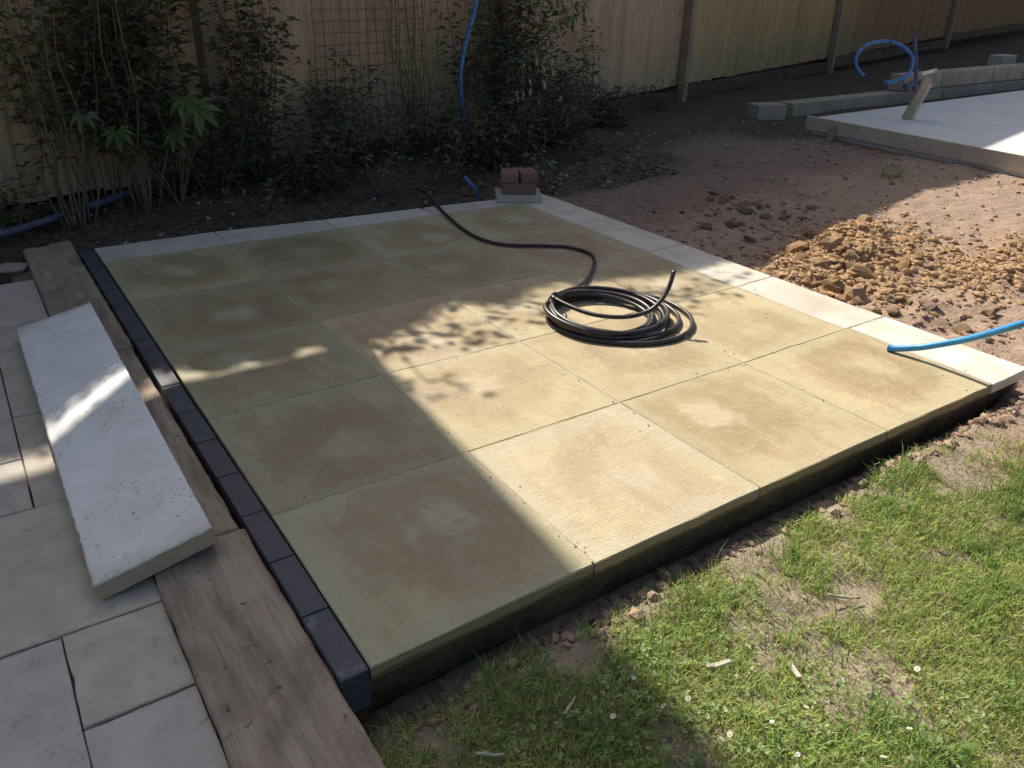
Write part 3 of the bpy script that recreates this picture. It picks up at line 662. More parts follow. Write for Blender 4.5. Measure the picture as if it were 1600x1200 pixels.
while True:
    p = fpt(-3) + FD * d
    if p.x > 31: break
    x = p.x; g = float(fbm(np.array([x * .7]), np.array([3.3]), 20)[0]); al = float(ss(5.5, 9, np.array(x))) * (.6 + .4 * g)
    tint = Vector((1.0, .95, .93)).lerp(Vector((.72, .72, .44)), min(1, al)).lerp(Vector((.52, .44, .34)), float(ss(10.5, 14, np.array(x)))); v = random.uniform(.88, 1.08)
    o = fadd("board", bme, M['fence'], Vector((x, p.y, fz(x) + .16 + random.uniform(-.01, .01))), (random.uniform(-.006, .006), random.uniform(-.004, .004), fa))
    o.color = (tint.x * v, tint.y * v, tint.z * v, 1); d += .119; kk += 1
gb = box_me("gravel_board", 2.9, .03, .16, .003, 1, True)
pm = box_me("post", .10, .10, 2.15, .004, 1, True)
rm = box_me("rail", 2.9, .05, .075, .004, 1)
posts = (-1.95, .98, 3.72, 6.97, 11.7, 18.6, 33.0)
for i, x in enumerate(posts):
    fadd("post", pm, M['post'], fpt(x, .075) + Vector((0, 0, fz(x) - .1)))
for i in range(len(posts) - 1):
    xa, xb = posts[i], posts[i + 1]; xm = (xa + xb) / 2; ln = (xb - xa) * 1.044
    o = fadd("gravel_board", gb, M['litter'], fpt(xm, .03) + Vector((0, 0, fz(xm) - .03))); o.scale = (ln / 2.9, 1, 1)
    for zz in (.35, 1.0, 1.7):
        o = fadd("rail", rm, M['post'], fpt(xm, -.045) + Vector((0, 0, fz(xm) + zz))); o.scale = (ln / 2.9, 1, 1)
# plastic mesh hung on the fence
V = []; F = []
for i in range(14):
    x = 1.80 + i * .078; 
    pl = []
    for k in range(14):
        z = .10 + k * .1; w = .010 * mnoise.noise(Vector((i * 1.3, k * .5, 0))); q_ = fpt(x + w, .05 + .02 * mnoise.noise(Vector((i * .4, k * .4, 9)))); pl.append((q_.x, q_.y, z))
    v, f = tube_data(pl, .0022, 4, None, len(V)); V += v; F += f
for k in range(17):
    z = .10 + k * .077; pl = []
    for i in range(14):
        x = 1.80 + i * .078; q_ = fpt(x, .052 + .02 * mnoise.noise(Vector((i * .4, z * 4, 9)))); pl.append((q_.x, q_.y, z + .010 * mnoise.noise(Vector((i * .5, k * 1.3, 4)))))
    v, f = tube_data(pl, .0022, 4, None, len(V)); V += v; F += f
tag(add("garden_mesh", pydata("garden_mesh", V, F), M['wire']), "square plant-support mesh hanging on the fence boards", "mesh")
tag(add("blue_pipe_upright", tube_me("blue_pipe_upright", catmull([(3.20, 4.72, 1.32), (3.126, 4.688, 1.023), (3.077, 4.673, .911), (3.013, 4.654, .754), (2.968, 4.641, .547), (2.981, 4.644, .355), (3.001, 4.65, .205), (3.02, 4.66, -.05)], 6), .017, 9), M['bluedull']), "blue pipe rising upright in front of the fence among the shrubs", "pipe")
dh = [(-.75, 3.62, .0), (-.377, 3.671, .02), (-.188, 3.778, .025), (.023, 3.936, .03), (.282, 4.10, .045), (.50, 4.23, .06), (.80, 4.33, .07), (1.12, 4.40, .075), (1.45, 4.46, .06), (1.7, 4.55, .02)]
tag(add("dark_pipe", tube_me("dark_pipe", catmull(dh, 8), .021, 9), M['hosedull']), "dark blue-grey pipe lying along the soil bed at far left", "pipe")

# ------------------------------------------------------------------ leaves and plants
def leaf_arrays(P, D, U, L, W, fold=.25, droop=.25):
    """P base, D direction, U rough up, L, W arrays -> verts (n*5), faces"""
    D = D / np.linalg.norm(D, axis=1, keepdims=True); S = np.cross(D, U); S /= (np.linalg.norm(S, axis=1, keepdims=True) + 1e-9)
    N = np.cross(S, D); n = len(P); L = L[:, None]; W = W[:, None]
    mid = P + D * L * .5; tip = P + D * L - N * L * droop
    Lf = P + D * L * .42 + S * W * .5 + N * W * fold; Rf = P + D * L * .42 - S * W * .5 + N * W * fold
    V = np.stack([P, Lf, mid, Rf, tip], 1).reshape(-1, 3)
    b = (np.arange(n) * 5)[:, None]
    F = np.concatenate([b + np.array([[0, 2, 1]]), b + np.array([[0, 3, 2]]), b + np.array([[1, 2, 4]]), b + np.array([[2, 3, 4]])], 0)
    return V, F
def leaf_cols(n, cols, k=5, var=.25):
    cols = np.array(cols); c = cols[rng.integers(0, len(cols), n)] * rng.uniform(1 - var, 1 + var, (n, 1)); return np.repeat(c, k, 0)
def foliage(name, P, D, L, W, cols, mat=None, parent=None, fold=.25, droop=.25):
    n = len(P); U = np.tile(np.array([[0, 0, 1.0]]), (n, 1)) + rng.normal(0, .35, (n, 3))
    V, F = leaf_arrays(np.asarray(P), np.asarray(D), U, np.asarray(L), np.asarray(W), fold, droop)
    me = pydata(name, V, F, False, leaf_cols(n, cols)); o = add(name, me, mat or M['leaf'], parent); o["kind"] = "stuff"; return o
DK = [(.085, .105, .055), (.105, .125, .065), (.125, .140, .080), (.095, .098, .065)]
MG = [(.09, .14, .05), (.12, .16, .065), (.08, .115, .045), (.14, .165, .08)]
LG = [(.11, .17, .05), (.14, .19, .07), (.09, .14, .04)]
OL = [(.145, .135, .08), (.12, .115, .065), (.18, .165, .10)]
def plant(name, label, cat, base, h, sp, nst, nl, ll, lw, cols, lo=.3, stemr=.006, lean=(0, 0), smat='stem', up=.35, group=None, bend=.12, cluster=.05, drooping=.25):
    b = Vector((base[0], base[1], float(gz(base[0], base[1])) - .02)); root = empty(name, b); tag(root, label, cat, group)
    P = []; D = []; L = []; nl = int(nl * (.62 if h > 1 else .7))
    for k in range(nst):
        a = random.uniform(0, 2 * math.pi); rr = sp * math.sqrt(random.random()); hh = h * random.uniform(.65, 1.05)
        tip = Vector((rr * math.cos(a) + lean[0], rr * math.sin(a) * .55 + lean[1], hh)); s0 = Vector((rr * .25 * math.cos(a), rr * .2 * math.sin(a), 0))
        cp = []
        for i in range(6):
            t = i / 5; p = s0.lerp(tip, t) + Vector((random.uniform(-1, 1), random.uniform(-1, 1), 0)) * bend * math.sin(t * math.pi) * h * .3
            cp.append(p)
        cp = catmull(cp, 3)
        add("stem", tube_me("stem", cp, stemr, 5, stemr * .35), M[smat], root)
        for q in range(nl // nst):
            t = lo + (1 - lo) * random.random(); f = t * (len(cp) - 1); i = min(int(f), len(cp) - 2); p = cp[i].lerp(cp[i + 1], f - i)
            az = random.uniform(0, 2 * math.pi); dv = Vector((math.cos(az), math.sin(az), random.uniform(-.3, .5) + up - .2)); off = dv.normalized() * random.random() * cluster * (1.6 - .6 * t)
            P.append(p + off); D.append(dv); L.append(ll * random.uniform(.5, 1.5))
    L = np.array(L)
    fo = foliage("foliage", np.array([tuple(p) for p in P]), np.array([tuple(q) for q in D]), L, L * lw / ll, cols, None, root, droop=drooping)
    return root
plant("tall_shrub", "sparse tall shrub with bare lower stems at the far left of the fence", "shrub", (.02, 3.86), 1.45, .34, 12, 800, .065, .026, DK + OL, .34, .007, cluster=.10)
plant("tall_shrub", "dense dark shrub beside the broad pale leaves", "shrub", (.42, 3.98), 1.5, .34, 12, 2000, .075, .03, DK + OL[:1], .28, .007, cluster=.15)
plant("bushy_shrub", "dark bushy shrub left of the mesh on the fence", "shrub", (1.22, 4.30), 1.45, .30, 11, 2100, .06, .03, DK, .12, .007, cluster=.14)
plant("bushy_shrub", "low leafy plant at the foot of the mesh", "shrub", (1.62, 4.15), .42, .30, 10, 420, .07, .035, MG + OL, .25, .004, cluster=.07)
plant("bushy_shrub", "low twiggy plant below the centre of the mesh", "shrub", (2.12, 4.30), .48, .34, 11, 480, .05, .022, OL + DK, .25, .004, cluster=.07)
plant("bushy_shrub", "low dark plant to the left of the upright blue pipe", "shrub", (2.62, 4.42), .50, .34, 11, 700, .055, .026, DK + MG[:1], .2, .004, cluster=.09)
plant("stemmy_shrub", "thin pale green stemmed shrub right of the mesh", "shrub", (2.62, 4.72), 1.5, .30, 14, 330, .05, .014, MG + OL, .25, .005, smat='greenstem', cluster=.05)
plant("stemmy_shrub", "leafy shrub growing around the upright blue pipe", "shrub", (3.12, 4.78), 1.2, .24, 8, 520, .07, .034, DK + MG[:1], .4, .005, cluster=.10)
plant("bushy_shrub", "big dark shrub with hanging cream buds in the middle of the fence", "shrub", (3.72, 4.93), 1.45, .42, 16, 3600, .065, .028, DK, .06, .007, cluster=.18)
plant("bushy_shrub", "low dark undergrowth behind the brown block stack", "shrub", (3.15, 4.10), .46, .55, 14, 1300, .05, .026, DK + OL[:1], .1, .004, cluster=.10)
plant("bushy_shrub", "low dark undergrowth right of the hanging buds", "shrub", (4.15, 4.75), .50, .50, 14, 1100, .055, .022, DK + OL, .1, .004, cluster=.10)
plant("stemmy_shrub", "spindly shrub with tiers of small leaves against the fence", "shrub", (4.95, 5.45), 1.05, .20, 6, 260, .055, .022, DK + MG[:1], .3, .005, cluster=.08)
plant("ground_weed", "tufty weeds at the foot of the fence left of the bare post", "weed", (5.35, 5.40), .36, .42, 12, 330, .10, .012, OL + MG, .05, .003, up=.9, cluster=.04)
plant("ground_weed", "tufty weeds beside the foot of the bare fence post", "weed", (6.30, 5.78), .30, .35, 10, 240, .10, .012, OL + MG, .05, .003, up=.9, cluster=.04)
plant("ground_weed", "small pale weed just behind the brown block stack", "weed", (2.90, 3.42), .26, .10, 5, 60, .05, .032, [(.16, .19, .12), (.12, .16, .08)], .3, .003, smat='greenstem', cluster=.03)
plant("ground_weed", "bright low weeds at the foot of the fence at far left", "weed", (-.30, 3.85), .38, .24, 9, 380, .05, .022, MG + LG[:1], .1, .003, cluster=.07)
plant("ground_weed", "tufty weeds at the bed's front edge near the patio's back-left corner", "weed", (.95, 3.62), .22, .25, 8, 130, .055, .016, OL + DK, .1, .003, up=.6, cluster=.05)
plant("ground_weed", "ragged weeds in the bed near the hose tail", "weed", (1.75, 3.72), .26, .34, 9, 190, .05, .02, OL + DK, .1, .003, up=.5, cluster=.06)
plant("ground_weed", "wispy weeds between the hose tail and the brown block stack", "weed", (2.35, 3.80), .34, .32, 9, 230, .055, .02, DK + OL, .1, .003, up=.5, cluster=.06)
plant("ground_weed", "thin weeds on the bare soil right of the patio's far corner", "weed", (3.55, 4.0), .20, .40, 9, 120, .05, .016, OL + DK, .1, .003, up=.5, cluster=.05)
plant("tall_shrub", "mid green leafy shrub filling the fence behind the broad-leaved plant", "shrub", (.62, 4.22), 1.4, .34, 10, 1500, .085, .04, MG + DK, .25, .006, cluster=.17)
plant("tall_shrub", "soft green shrub between the two tall stemmed shrubs at far left", "shrub", (.22, 4.10), 1.3, .30, 8, 900, .08, .036, MG + DK[2:3] + OL[:1], .4, .006, cluster=.16)
for x, y_, h_, lab in ((.85, 4.15, .55, "low dark leaves between the broad-leaved plant and the bushy shrub"), (1.35, 3.95, .38, "low dark leaves in front of the bushy shrub"), (1.95, 4.55, .75, "dark scrubby growth against the lower left of the mesh"), (2.75, 4.1, .35, "low dark growth left of the block stack"), (3.35, 4.55, .85, "dark scrub in front of the big budding shrub"), (4.45, 5.2, .7, "dark scrub right of the big budding shrub"), (3.75, 4.35, .4, "low scrub on the soil beyond the block stack"), (4.75, 4.95, .35, "low scrub below the spindly shrub")):
    plant("undergrowth", lab, "undergrowth", (x, y_), h_, .36, 12, 1100, .055, .026, DK + OL[1:2], .05, .004, cluster=.13)
# broad palmate leaves
def palmate(root, p, size, tilt, az, col):
    V = []; F = []; nl = 7
    for k in range(nl):
        a = R(-120 + 240 * k / (nl - 1)); ln = size * (1 - .35 * abs(k - 3) / 3)
        dv = Vector((math.sin(a), math.cos(a), 0)); sv = Vector((dv.y, -dv.x, 0)); b0 = len(V)
        V += [Vector((0, 0, 0)), dv * ln * .5 + sv * ln * .17 + Vector((0, 0, .012)), dv * ln * .55 + Vector((0, 0, -.004)), dv * ln * .5 - sv * ln * .17 + Vector((0, 0, .012)), dv * ln + Vector((0, 0, -.18 * ln))]
        F += [(b0, b0 + 2, b0 + 1), (b0, b0 + 3, b0 + 2), (b0 + 1, b0 + 2, b0 + 4), (b0 + 2, b0 + 3, b0 + 4)]
    mt = Matrix.Rotation(az, 3, 'Z') @ Matrix.Rotation(tilt, 3, 'X'); V = [mt @ v for v in V]
    c_ = np.tile(np.array([col]), (len(V), 1)) * rng.uniform(.8, 1.15, (len(V), 1))
    add("leaf", pydata("leaf", V, F, False, c_), M['leaf'], root, p)
pr = empty("broad_leaf_plant", (.60, 3.95, -.03)); tag(pr, "plant with broad pale green hand-shaped leaves at the left of the bed", "plant")
for i, (x, y_, z, s_, tl, az, c_) in enumerate(((.70, 3.90, .60, .16, -1.0, 2.5, (.14, .20, .08)), (.77, 3.93, .55, .19, -.9, 2.9, (.15, .21, .085)), (.80, 3.95, .48, .15, -.8, 2.1, (.13, .19, .08)), (.15, 3.75, .56, .12, -.5, 2.6, (.17, .21, .11)), (.30, 3.8, .46, .13, -.8, 3.0, (.11, .17, .06)), (.62, 3.86, .42, .13, -.8, 2.4, (.12, .18, .06)))):
    q_ = Vector((x, y_, z)) - pr.location
    sm_ = add("stem", tube_me("stem", catmull([(0, 0, 0), tuple(q_ * .5 + Vector((.02, .03, .05))), tuple(q_)], 5), .004, 5, .002), M['greenstem'], pr)
    palmate(sm_, q_, s_, tl, az, c_)
# pale lance-leaved sprays hanging from above, and cream buds
sr = empty("overhanging_branch", (4.02, 5.30, 1.60)); tag(sr, "pale leafy sprays hanging in front of the fence at the top centre", "branch")
P = []; D = []; L = []
for bx, by_, bz_ in ((4.20, 5.00, 1.02), (4.40, 5.06, .95), (4.05, 4.96, .88), (4.27, 5.0, .90), (4.0, 5.0, 1.12), (4.5, 5.1, 1.1)):
    add("stem", tube_me("stem", catmull([(0, 0, 0), ((bx - 4.02) * .6, (by_ - 5.3) * .6, (bz_ - 1.6) * .35), (bx - 4.02, by_ - 5.3, bz_ - 1.6)], 5), .005, 5, .002), M['stem'], sr)
    for k in range(26):
        a = random.uniform(0, 6.28); dv = (math.cos(a), math.sin(a), random.uniform(-1.2, .1)); P.append((bx - 4.02 + random.gauss(0, .05), by_ - 5.3 + random.gauss(0, .03), bz_ - 1.6 + random.gauss(0, .06))); D.append(dv); L.append(random.uniform(.07, .13))
foliage("foliage", np.array(P), np.array(D), np.array(L), np.array(L) * .24, [(.20, .25, .13), (.14, .20, .08), (.25, .29, .17)], None, sr)
budm = None
for k, (x, y_, z) in enumerate(((3.72, 4.866, .58), (3.887, 4.916, .611), (4.1, 4.98, .583), (4.124, 4.987, .501), (3.996, 4.949, .536), (3.81, 4.893, .445), (4.004, 4.951, .409), (3.722, 4.866, .337), (3.814, 4.894, .366), (3.942, 4.933, .264), (3.646, 4.844, .333), (4.244, 5.023, .263))):
    if budm is None:
        bm = bmesh.new(); bmesh.ops.create_icosphere(bm, subdivisions=2, radius=1)
        for v in bm.verts:
            t = (v.co.z + 1) / 2; w = .011 * (1.1 - .6 * t) * math.sqrt(max(0, 1 - v.co.z ** 2)) * 1.25; a = math.atan2(v.co.y, v.co.x); v.co = Vector((w * math.cos(a), w * math.sin(a), v.co.z * .032))
        budm = bm_mesh("flower_bud", bm, True); M['bud'] = mat_plain("cream_bud", (.42, .39, .27), .6, .3, .15)
    o = add("flower_bud", budm, M['bud'], None, tuple(CAM + (Vector((x, y_, z)) - CAM) * .93), (random.uniform(-.3, .3), random.uniform(-.3, .3), 0)); s_ = random.uniform(.75, 1.3); o.scale = (s_, s_, s_)
    tag(o, "small cream hanging bud in front of the big dark shrub", "bud", "hanging cream buds")

# ------------------------------------------------------------------ clods, stones, litter
def clod_me(name, seed, sub=2, flat=.66, rough=.46):
    bm = bmesh.new(); bmesh.ops.create_icosphere(bm, subdivisions=sub, radius=1)
    for v in bm.verts:
        n = mnoise.noise(v.co * 1.3 + Vector((seed * 7.1, 0, 0))) * rough * 1.2 + mnoise.noise(v.co * 3.1 + Vector((0, seed * 3.3, 0))) * rough * .6
        v.co = v.co * (1 + n); v.co.z *= flat
        v.co.x *= 1.15
    return bm_mesh(name, bm)
CL = [clod_me("soil_clod", s_ + 1) for s_ in range(7)]
CLS = [clod_me("clod_small", s_ + 21, 1, .7, .45) for s_ in range(4)]
def put_things(pts_, mat, label, group, smin, smax):
    for (x, y_) in pts_:
        s_ = random.uniform(smin, smax); me = random.choice(CL)
        o = bpy.data.objects.new("soil_clod", me.copy() if False else me); COL.objects.link(o)
        o.location = (x, y_, float(gz(x, y_)) + s_ * .12); o.scale = (s_ * random.uniform(.8, 1.3), s_ * random.uniform(.7, 1.1), s_ * random.uniform(.7, 1.1)); o.rotation_euler = (random.uniform(-.5, .5), random.uniform(-.5, .5), random.uniform(0, 6.28))
        v = random.uniform(.82, 1.18); o.color = (v, v * random.uniform(.95, 1.03), v * random.uniform(.9, 1.03), 1)
        if not o.material_slots or o.material_slots[0].material is None:
            me.materials.append(mat)
        o.material_slots[0].link = 'OBJECT'; o.material_slots[0].material = mat
        tag(o, label, "clod", group)
def gpts(c, n):
    out = []
    for cx, cy, sx, sy, k in c:
        for _ in range(int(n * k)):
            x, y_ = random.gauss(cx, sx), random.gauss(cy, sy)
            if x > 2.72 and not (x > 6.7 and y_ > .8): out.append((x, y_))
    return out
put_things(gpts(((3.42, 1.25, .28, .19, .4), (2.98, 1.12, .15, .14, .22), (3.85, 1.55, .2, .11, .2), (2.95, .66, .18, .15, .1)), 105), M['clay'], "lump of orange clay in the dug heap beside the patio's right edge", "clay lumps in the heap beside the patio", .012, .036)
put_things([(2.90, 1.02), (3.02, 1.22), (3.18, 1.05), (3.30, 1.36), (3.55, 1.48), (3.08, .84), (3.74, 1.38), (3.48, 1.02), (2.86, .86), (3.98, 1.62), (3.22, 1.50)], M['clay'], "big clod of orange clay standing proud in the heap beside the patio", "big clay clods in the heap", .045, .075)
put_things(gpts(((3.85, .70, .24, .16, .7), (4.5, .85, .3, .18, .2)), 42), M['clay'], "lump of clay in the heap above the blue pipe at the right edge", "clay lumps in the right-hand heap", .012, .032)
put_things(gpts(((3.55, 2.15, .3, .2, 1),), 32), M['redclod'], "dark reddish soil lump in the shaded heap right of the patio", "soil lumps in the shaded heap", .014, .040)
put_things([(3.05, .62), (2.95, .40), (3.25, .45), (3.0, .78), (2.84, .66)], M['soilclod'], "brown soil lump between the patio strip and the blue pipe", "soil lumps by the pipe", .03, .045)
def scatter(name, label, cat, pts_, smin, smax, variants, mat, sink=.1, pw=1.6, kind='stuff', cols=None):
    V = []; F = []; n0 = 0
    vs = [(np.array([v.co[:] for v in me.vertices]), np.array([p.vertices[:] for p in me.polygons])) for me in variants]
    for (x, y_), z in zip(pts_, gz(np.array([p[0] for p in pts_]), np.array([p[1] for p in pts_]))):
        v, f = random.choice(vs); s_ = smin + (smax - smin) * random.random() ** pw; a = random.uniform(0, 6.28); c_, sn = math.cos(a), math.sin(a)
        q_ = v * np.array([s_ * random.uniform(.7, 1.4), s_ * random.uniform(.7, 1.2), s_ * random.uniform(.9, 1.5)])
        q_ = np.stack([q_[:, 0] * c_ - q_[:, 1] * sn, q_[:, 0] * sn + q_[:, 1] * c_, q_[:, 2]], 1) + np.array([x, y_, z + s_ * sink]); V.append(q_); F.append(f + n0); n0 += len(v)
    V = np.concatenate(V); F = np.concatenate(F)
    o = add(name, pydata(name, V, F), mat); tag(o, label, cat, None, kind); return o
scatter("clay_crumbs", "loose orange clay crumbs over the dug heaps", "soil", gpts(((3.42, 1.25, .34, .22, .45), (3.0, 1.08, .18, .18, .22), (3.85, 1.55, .25, .14, .15), (3.80, .7, .24, .15, .2), (4.4, .85, .35, .18, .1)), 4600), .003, .024, CLS, M['clay'], .12, 3.0)
scatter("soil_crumbs", "loose brown soil crumbs on the bare ground right of the patio", "soil", [(random.uniform(2.7, 7), random.uniform(-.2, 4.6)) for _ in range(3400)] + gpts(((3.55, 2.15, .35, .25, .8), (3.1, .5, .4, .3, .5), (2.85, 1.9, .1, .6, .3)), 700), .002, .020, CLS, M['soilclod'], .1, 4.5)
scatter("pebbles", "small pale pebbles scattered over the bare soil", "gravel", [(random.uniform(2.72, 6.8), random.uniform(-.1, 5.0)) for _ in range(260)] + [(random.uniform(6.2, 6.8), random.uniform(.5, 4.2)) for _ in range(300)] + [(random.uniform(.0, 3.4), random.uniform(3.3, 4.2)) for _ in range(90)], .004, .016, CLS, M['stone'], .3, 2.2)
scatter("bed_litter", "dark soil crumbs and litter in the back bed", "soil", [(random.uniform(-.6, 4.2), random.uniform(3.25, 4.9)) for _ in range(2500)], .005, .022, CLS, M['litter'], .3, 2.0)
scatter("edge_crumbs", "soil crumbs in the trench along the patio's front edge", "soil", [(random.uniform(.02, 2.65), -.004 - abs(random.gauss(0, .05))) for _ in range(1500)], .003, .018, CLS, M['soilclod'], .3, 2.4)
V = []; F = []; n0 = 0
gv = [(np.array([v.co[:] for v in me.vertices]), np.array([p.vertices[:] for p in me.polygons])) for me in CLS]
for k in range(420):
    if k % 3 == 0: x, y_ = random.uniform(.05, 2.6), random.uniform(.03, 3.0)
    elif k % 3 == 1: x, y_ = random.choice((.6, 1.2, 1.8, 2.41)) + random.gauss(0, .02), random.uniform(.03, 3.0)
    else: x, y_ = random.uniform(.05, 2.6), random.choice((.6, 1.2, 1.8, 2.38)) + random.gauss(0, .02)
    v, f = random.choice(gv); s_ = .0008 + .0028 * random.random() ** 3; V.append(v * s_ + np.array([x, y_, .0015 + s_ * .4])); F.append(f + n0); n0 += len(v)
tag(add("sand_grit", pydata("sand_grit", np.concatenate(V), np.concatenate(F)), M['offcut']), "specks of sand and soil on the patio slabs", "grit", None, 'stuff')
# old rubble near the far end of the sleeper
for k, (x, y_, s_, lab) in enumerate(((-.36, 3.28, .055, "small pinkish rubble lump beyond the old paving, nearest the sleeper"), (-.47, 3.30, .06, "pinkish rubble lump at the left edge beyond the old paving"), (-.44, 3.13, .05, "dark mossy lump at the left edge on the old paving"))):
    o = add("rubble_lump", clod_me("rubble_lump", 40 + k, 2, .5, .3), M['oldslab'] if k < 2 else M['hedgecore'], None, (x, y_, -.05), (0, 0, k * 1.3)); o.scale = (s_ * 1.2, s_, s_); o.color = (.9, .75, .68, 1); tag(o, lab, "rubble")

# ------------------------------------------------------------------ lawn
def grass_density(x, y):
    n = fbm(x * 4.2, y * 4.2, 31, 4); n2 = fbm(x * 13, y * 13, 33, 3)
    d = .14 + .86 * ss(.37, .54, n + .55 * (n2 - .5) + .08)
    for cx, cy, sx, sy, a in ((.66, -.115, .075, .05, .95), (1.16, -.33, .07, .028, .8), (1.13, -.095, .09, .035, .8), (.93, -.07, .05, .04, .5), (1.8, -.25, .07, .04, .5), (1.5, -.42, .05, .03, .4), (.35, -.11, .12, .04, .7), (.12, -.12, .1, .05, .5), (1.45, -.10, .12, .03, .5), (1.85, -.10, .2, .05, .6)):
        d = d - a * np.exp(-(((x - cx) / sx) ** 2 + ((y - cy) / sy) ** 2))
    d = d * ss(-.02, -.12, y + .08 * (n2 - .5)) * ss(2.15, 1.65, x + .35 * (n - .5) * 2 - .9 * ss(-.1, -.6, y))
    return np.clip(d, .0, 1)
def blades(name, label, n, cols, lmin, lmax, w, dens, flat, region=(-.06, 3.2, -1.5, -.01), floor=.0):
    x = rng.uniform(region[0], region[1], n * 4); y_ = rng.uniform(region[2], region[3], n * 4)
    keep = (rng.random(n * 4) < np.maximum(dens(x, y_), floor)) & (y_ > -.85 - .36 * (x - 1.0) - .25)
    x, y_ = x[keep][:n], y_[keep][:n]; k = len(x); z = gz(x, y_) - .004
    P0 = np.stack([x, y_, z], 1); az = rng.uniform(0, 2 * np.pi, k) ; lean = rng.uniform(.15, 1.0, k) * flat; L = rng.uniform(lmin, lmax, k) * (.7 + .6 * fbm(x * 3, y_ * 3, 44))
    hd = np.stack([np.cos(az), np.sin(az), np.zeros(k)], 1); sd = np.stack([-np.sin(az), np.cos(az), np.zeros(k)], 1)
    upv = np.array([[0, 0, 1.0]])
    P1 = P0 + (hd * np.sin(lean * .5)[:, None] + upv * np.cos(lean * .5)[:, None]) * (L * .5)[:, None]
    P2 = P1 + (hd * np.sin(lean * 1.35)[:, None] + upv * np.cos(lean * 1.35)[:, None]) * (L * .5)[:, None]
    ww = (w * rng.uniform(.7, 1.3, k))[:, None]
    V = np.stack([P0 - sd * ww, P0 + sd * ww, P1 + sd * ww * .8, P1 - sd * ww * .8, P2], 1).reshape(-1, 3)
    b = (np.arange(k) * 5)[:, None]
    F = [tuple(q_) for q_ in b + np.array([[0, 1, 2, 3]])] + [tuple(q_) for q_ in b + np.array([[3, 2, 4]])]
    patch = fbm(x * 2.5, y_ * 2.5, 55)[:, None]
    ci = np.array(cols)[rng.integers(0, len(cols), k)] * rng.uniform(.75, 1.25, (k, 1)) * (.7 + .6 * patch)
    o = add(name, pydata(name, V, F, False, np.repeat(ci, 5, 0)), M['grass']); tag(o, label, "grass", None, 'stuff'); return o
blades("grass", "patchy green lawn grass in front of the patio", 78000, [(.32, .45, .09), (.41, .53, .13), (.24, .37, .08), (.49, .56, .17), (.56, .56, .23)], .018, .050, .0014, grass_density, 1.35)
blades("dry_grass", "straw-coloured dead grass between the green tufts", 32000, [(.42, .35, .21), (.50, .43, .28), (.33, .27, .16)], .015, .045, .0009, lambda x, y_: .25 + .5 * ss(.0, .4, grass_density(x, y_)) * ss(2.9, 2.2, x) + .3 * ss(1.5, 2.0, x) * ss(2.9, 2.4, x), 1.9)
def tufts(x, y_):
    n = fbm(x * 9, y_ * 9, 71, 3); return ss(.52, .66, n) * ss(.05, .3, grass_density(x, y_)) * (.45 + .55 * ss(.8, 1.3, x - y_ * .5))
blades("long_grass", "longer green grass tufts in the lawn", 12000, [(.20, .33, .07), (.15, .27, .07), (.27, .38, .10), (.22, .34, .12)], .045, .095, .0016, tufts, 1.9)
# clover patches
cx = []; 
for c0, c1, s0, s1, k in ((.60, -.34, .14, .08, 220), (.72, -.52, .10, .07, 150), (.34, -.30, .10, .06, 70), (.95, -.66, .10, .06, 90), (.55, -.22, .06, .04, 70), (.40, -.45, .1, .06, 60)):
    for _ in range(k): cx.append((random.gauss(c0, s0), random.gauss(c1, s1)))
cx = np.array([q_ for q_ in cx if q_[1] < -.03]); zc = gz(cx[:, 0], cx[:, 1]) + rng.uniform(.008, .028, len(cx))
P = []; D = []; L = []
for (x, y_), z in zip(cx, zc):
    a0 = random.uniform(0, 6.28)
    for k in range(3):
        a = a0 + k * 2.09; P.append((x, y_, z)); D.append((math.cos(a), math.sin(a), .25)); L.append(random.uniform(.006, .011))
fo = foliage("clover", np.array(P), np.array(D), np.array(L), np.array(L) * .95, [(.26, .37, .12), (.32, .42, .16), (.37, .45, .22)], M['grass'], None, .05, .05); tag(fo, "low clover leaves among the lawn grass", "clover")
# daisies
pet = []; F = []
for k in range(14):
    a = 2 * math.pi * k / 14; b0 = len(pet); c_, s_ = math.cos(a), math.sin(a)
    for rr, ww, zz in ((.0025, -.0008, 0), (.0025, .0008, 0), (.010, .0015, .001), (.010, -.0015, .001)): pet.append((c_ * rr - s_ * ww, s_ * rr + c_ * ww, zz))
    F.append((b0, b0 + 1, b0 + 2, b0 + 3))
petm = pydata("petals", pet, F, False, [(.8, .8, .78)] * len(pet)); petm.materials.append(M['petal'])
bm = bmesh.new(); bmesh.ops.create_icosphere(bm, subdivisions=2, radius=.0035)
for v in bm.verts: v.co.z *= .5
cenm = bm_mesh("flower_centre", bm, True); cenm.materials.append(mat_plain("daisy_yellow", (.6, .42, .04), .7, .2))
stm = tube_me("stem", [(0, 0, 0), (.002, 0, -.02), (0, .003, -.05)], .0008, 5); stm.materials.append(M['greenstem'])
for x, y_ in ((.375, -.338), (.479, -.375), (.536, -.388), (.480, -.283), (.520, -.496), (.542, -.497), (.637, -.522), (.730, -.534), (.859, -.683), (.754, -.695), (.62, -.60), (1.02, -.60)):
    root = empty("daisy", (x, y_, float(gz(x, y_)) + .036)); root.rotation_euler = (random.uniform(-.7, .5), random.uniform(-.6, .6), random.random() * 6); root.scale = [random.uniform(.5, .75)] * 3
    tag(root, "white daisy flower in the lawn grass", "daisy", "daisies in the lawn")
    add("petals", petm, None, root); add("flower_centre", cenm, None, root, (0, 0, .001)); add("stem", stm, None, root)
plant("ground_weed", "small yellowish grass tuft on the sunlit soil by the concrete pad", "weed", (5.55, 2.45), .10, .22, 14, 160, .06, .008, [(.30, .33, .10), (.36, .34, .15)], .0, .002, up=.5, cluster=.05, smat='greenstem')
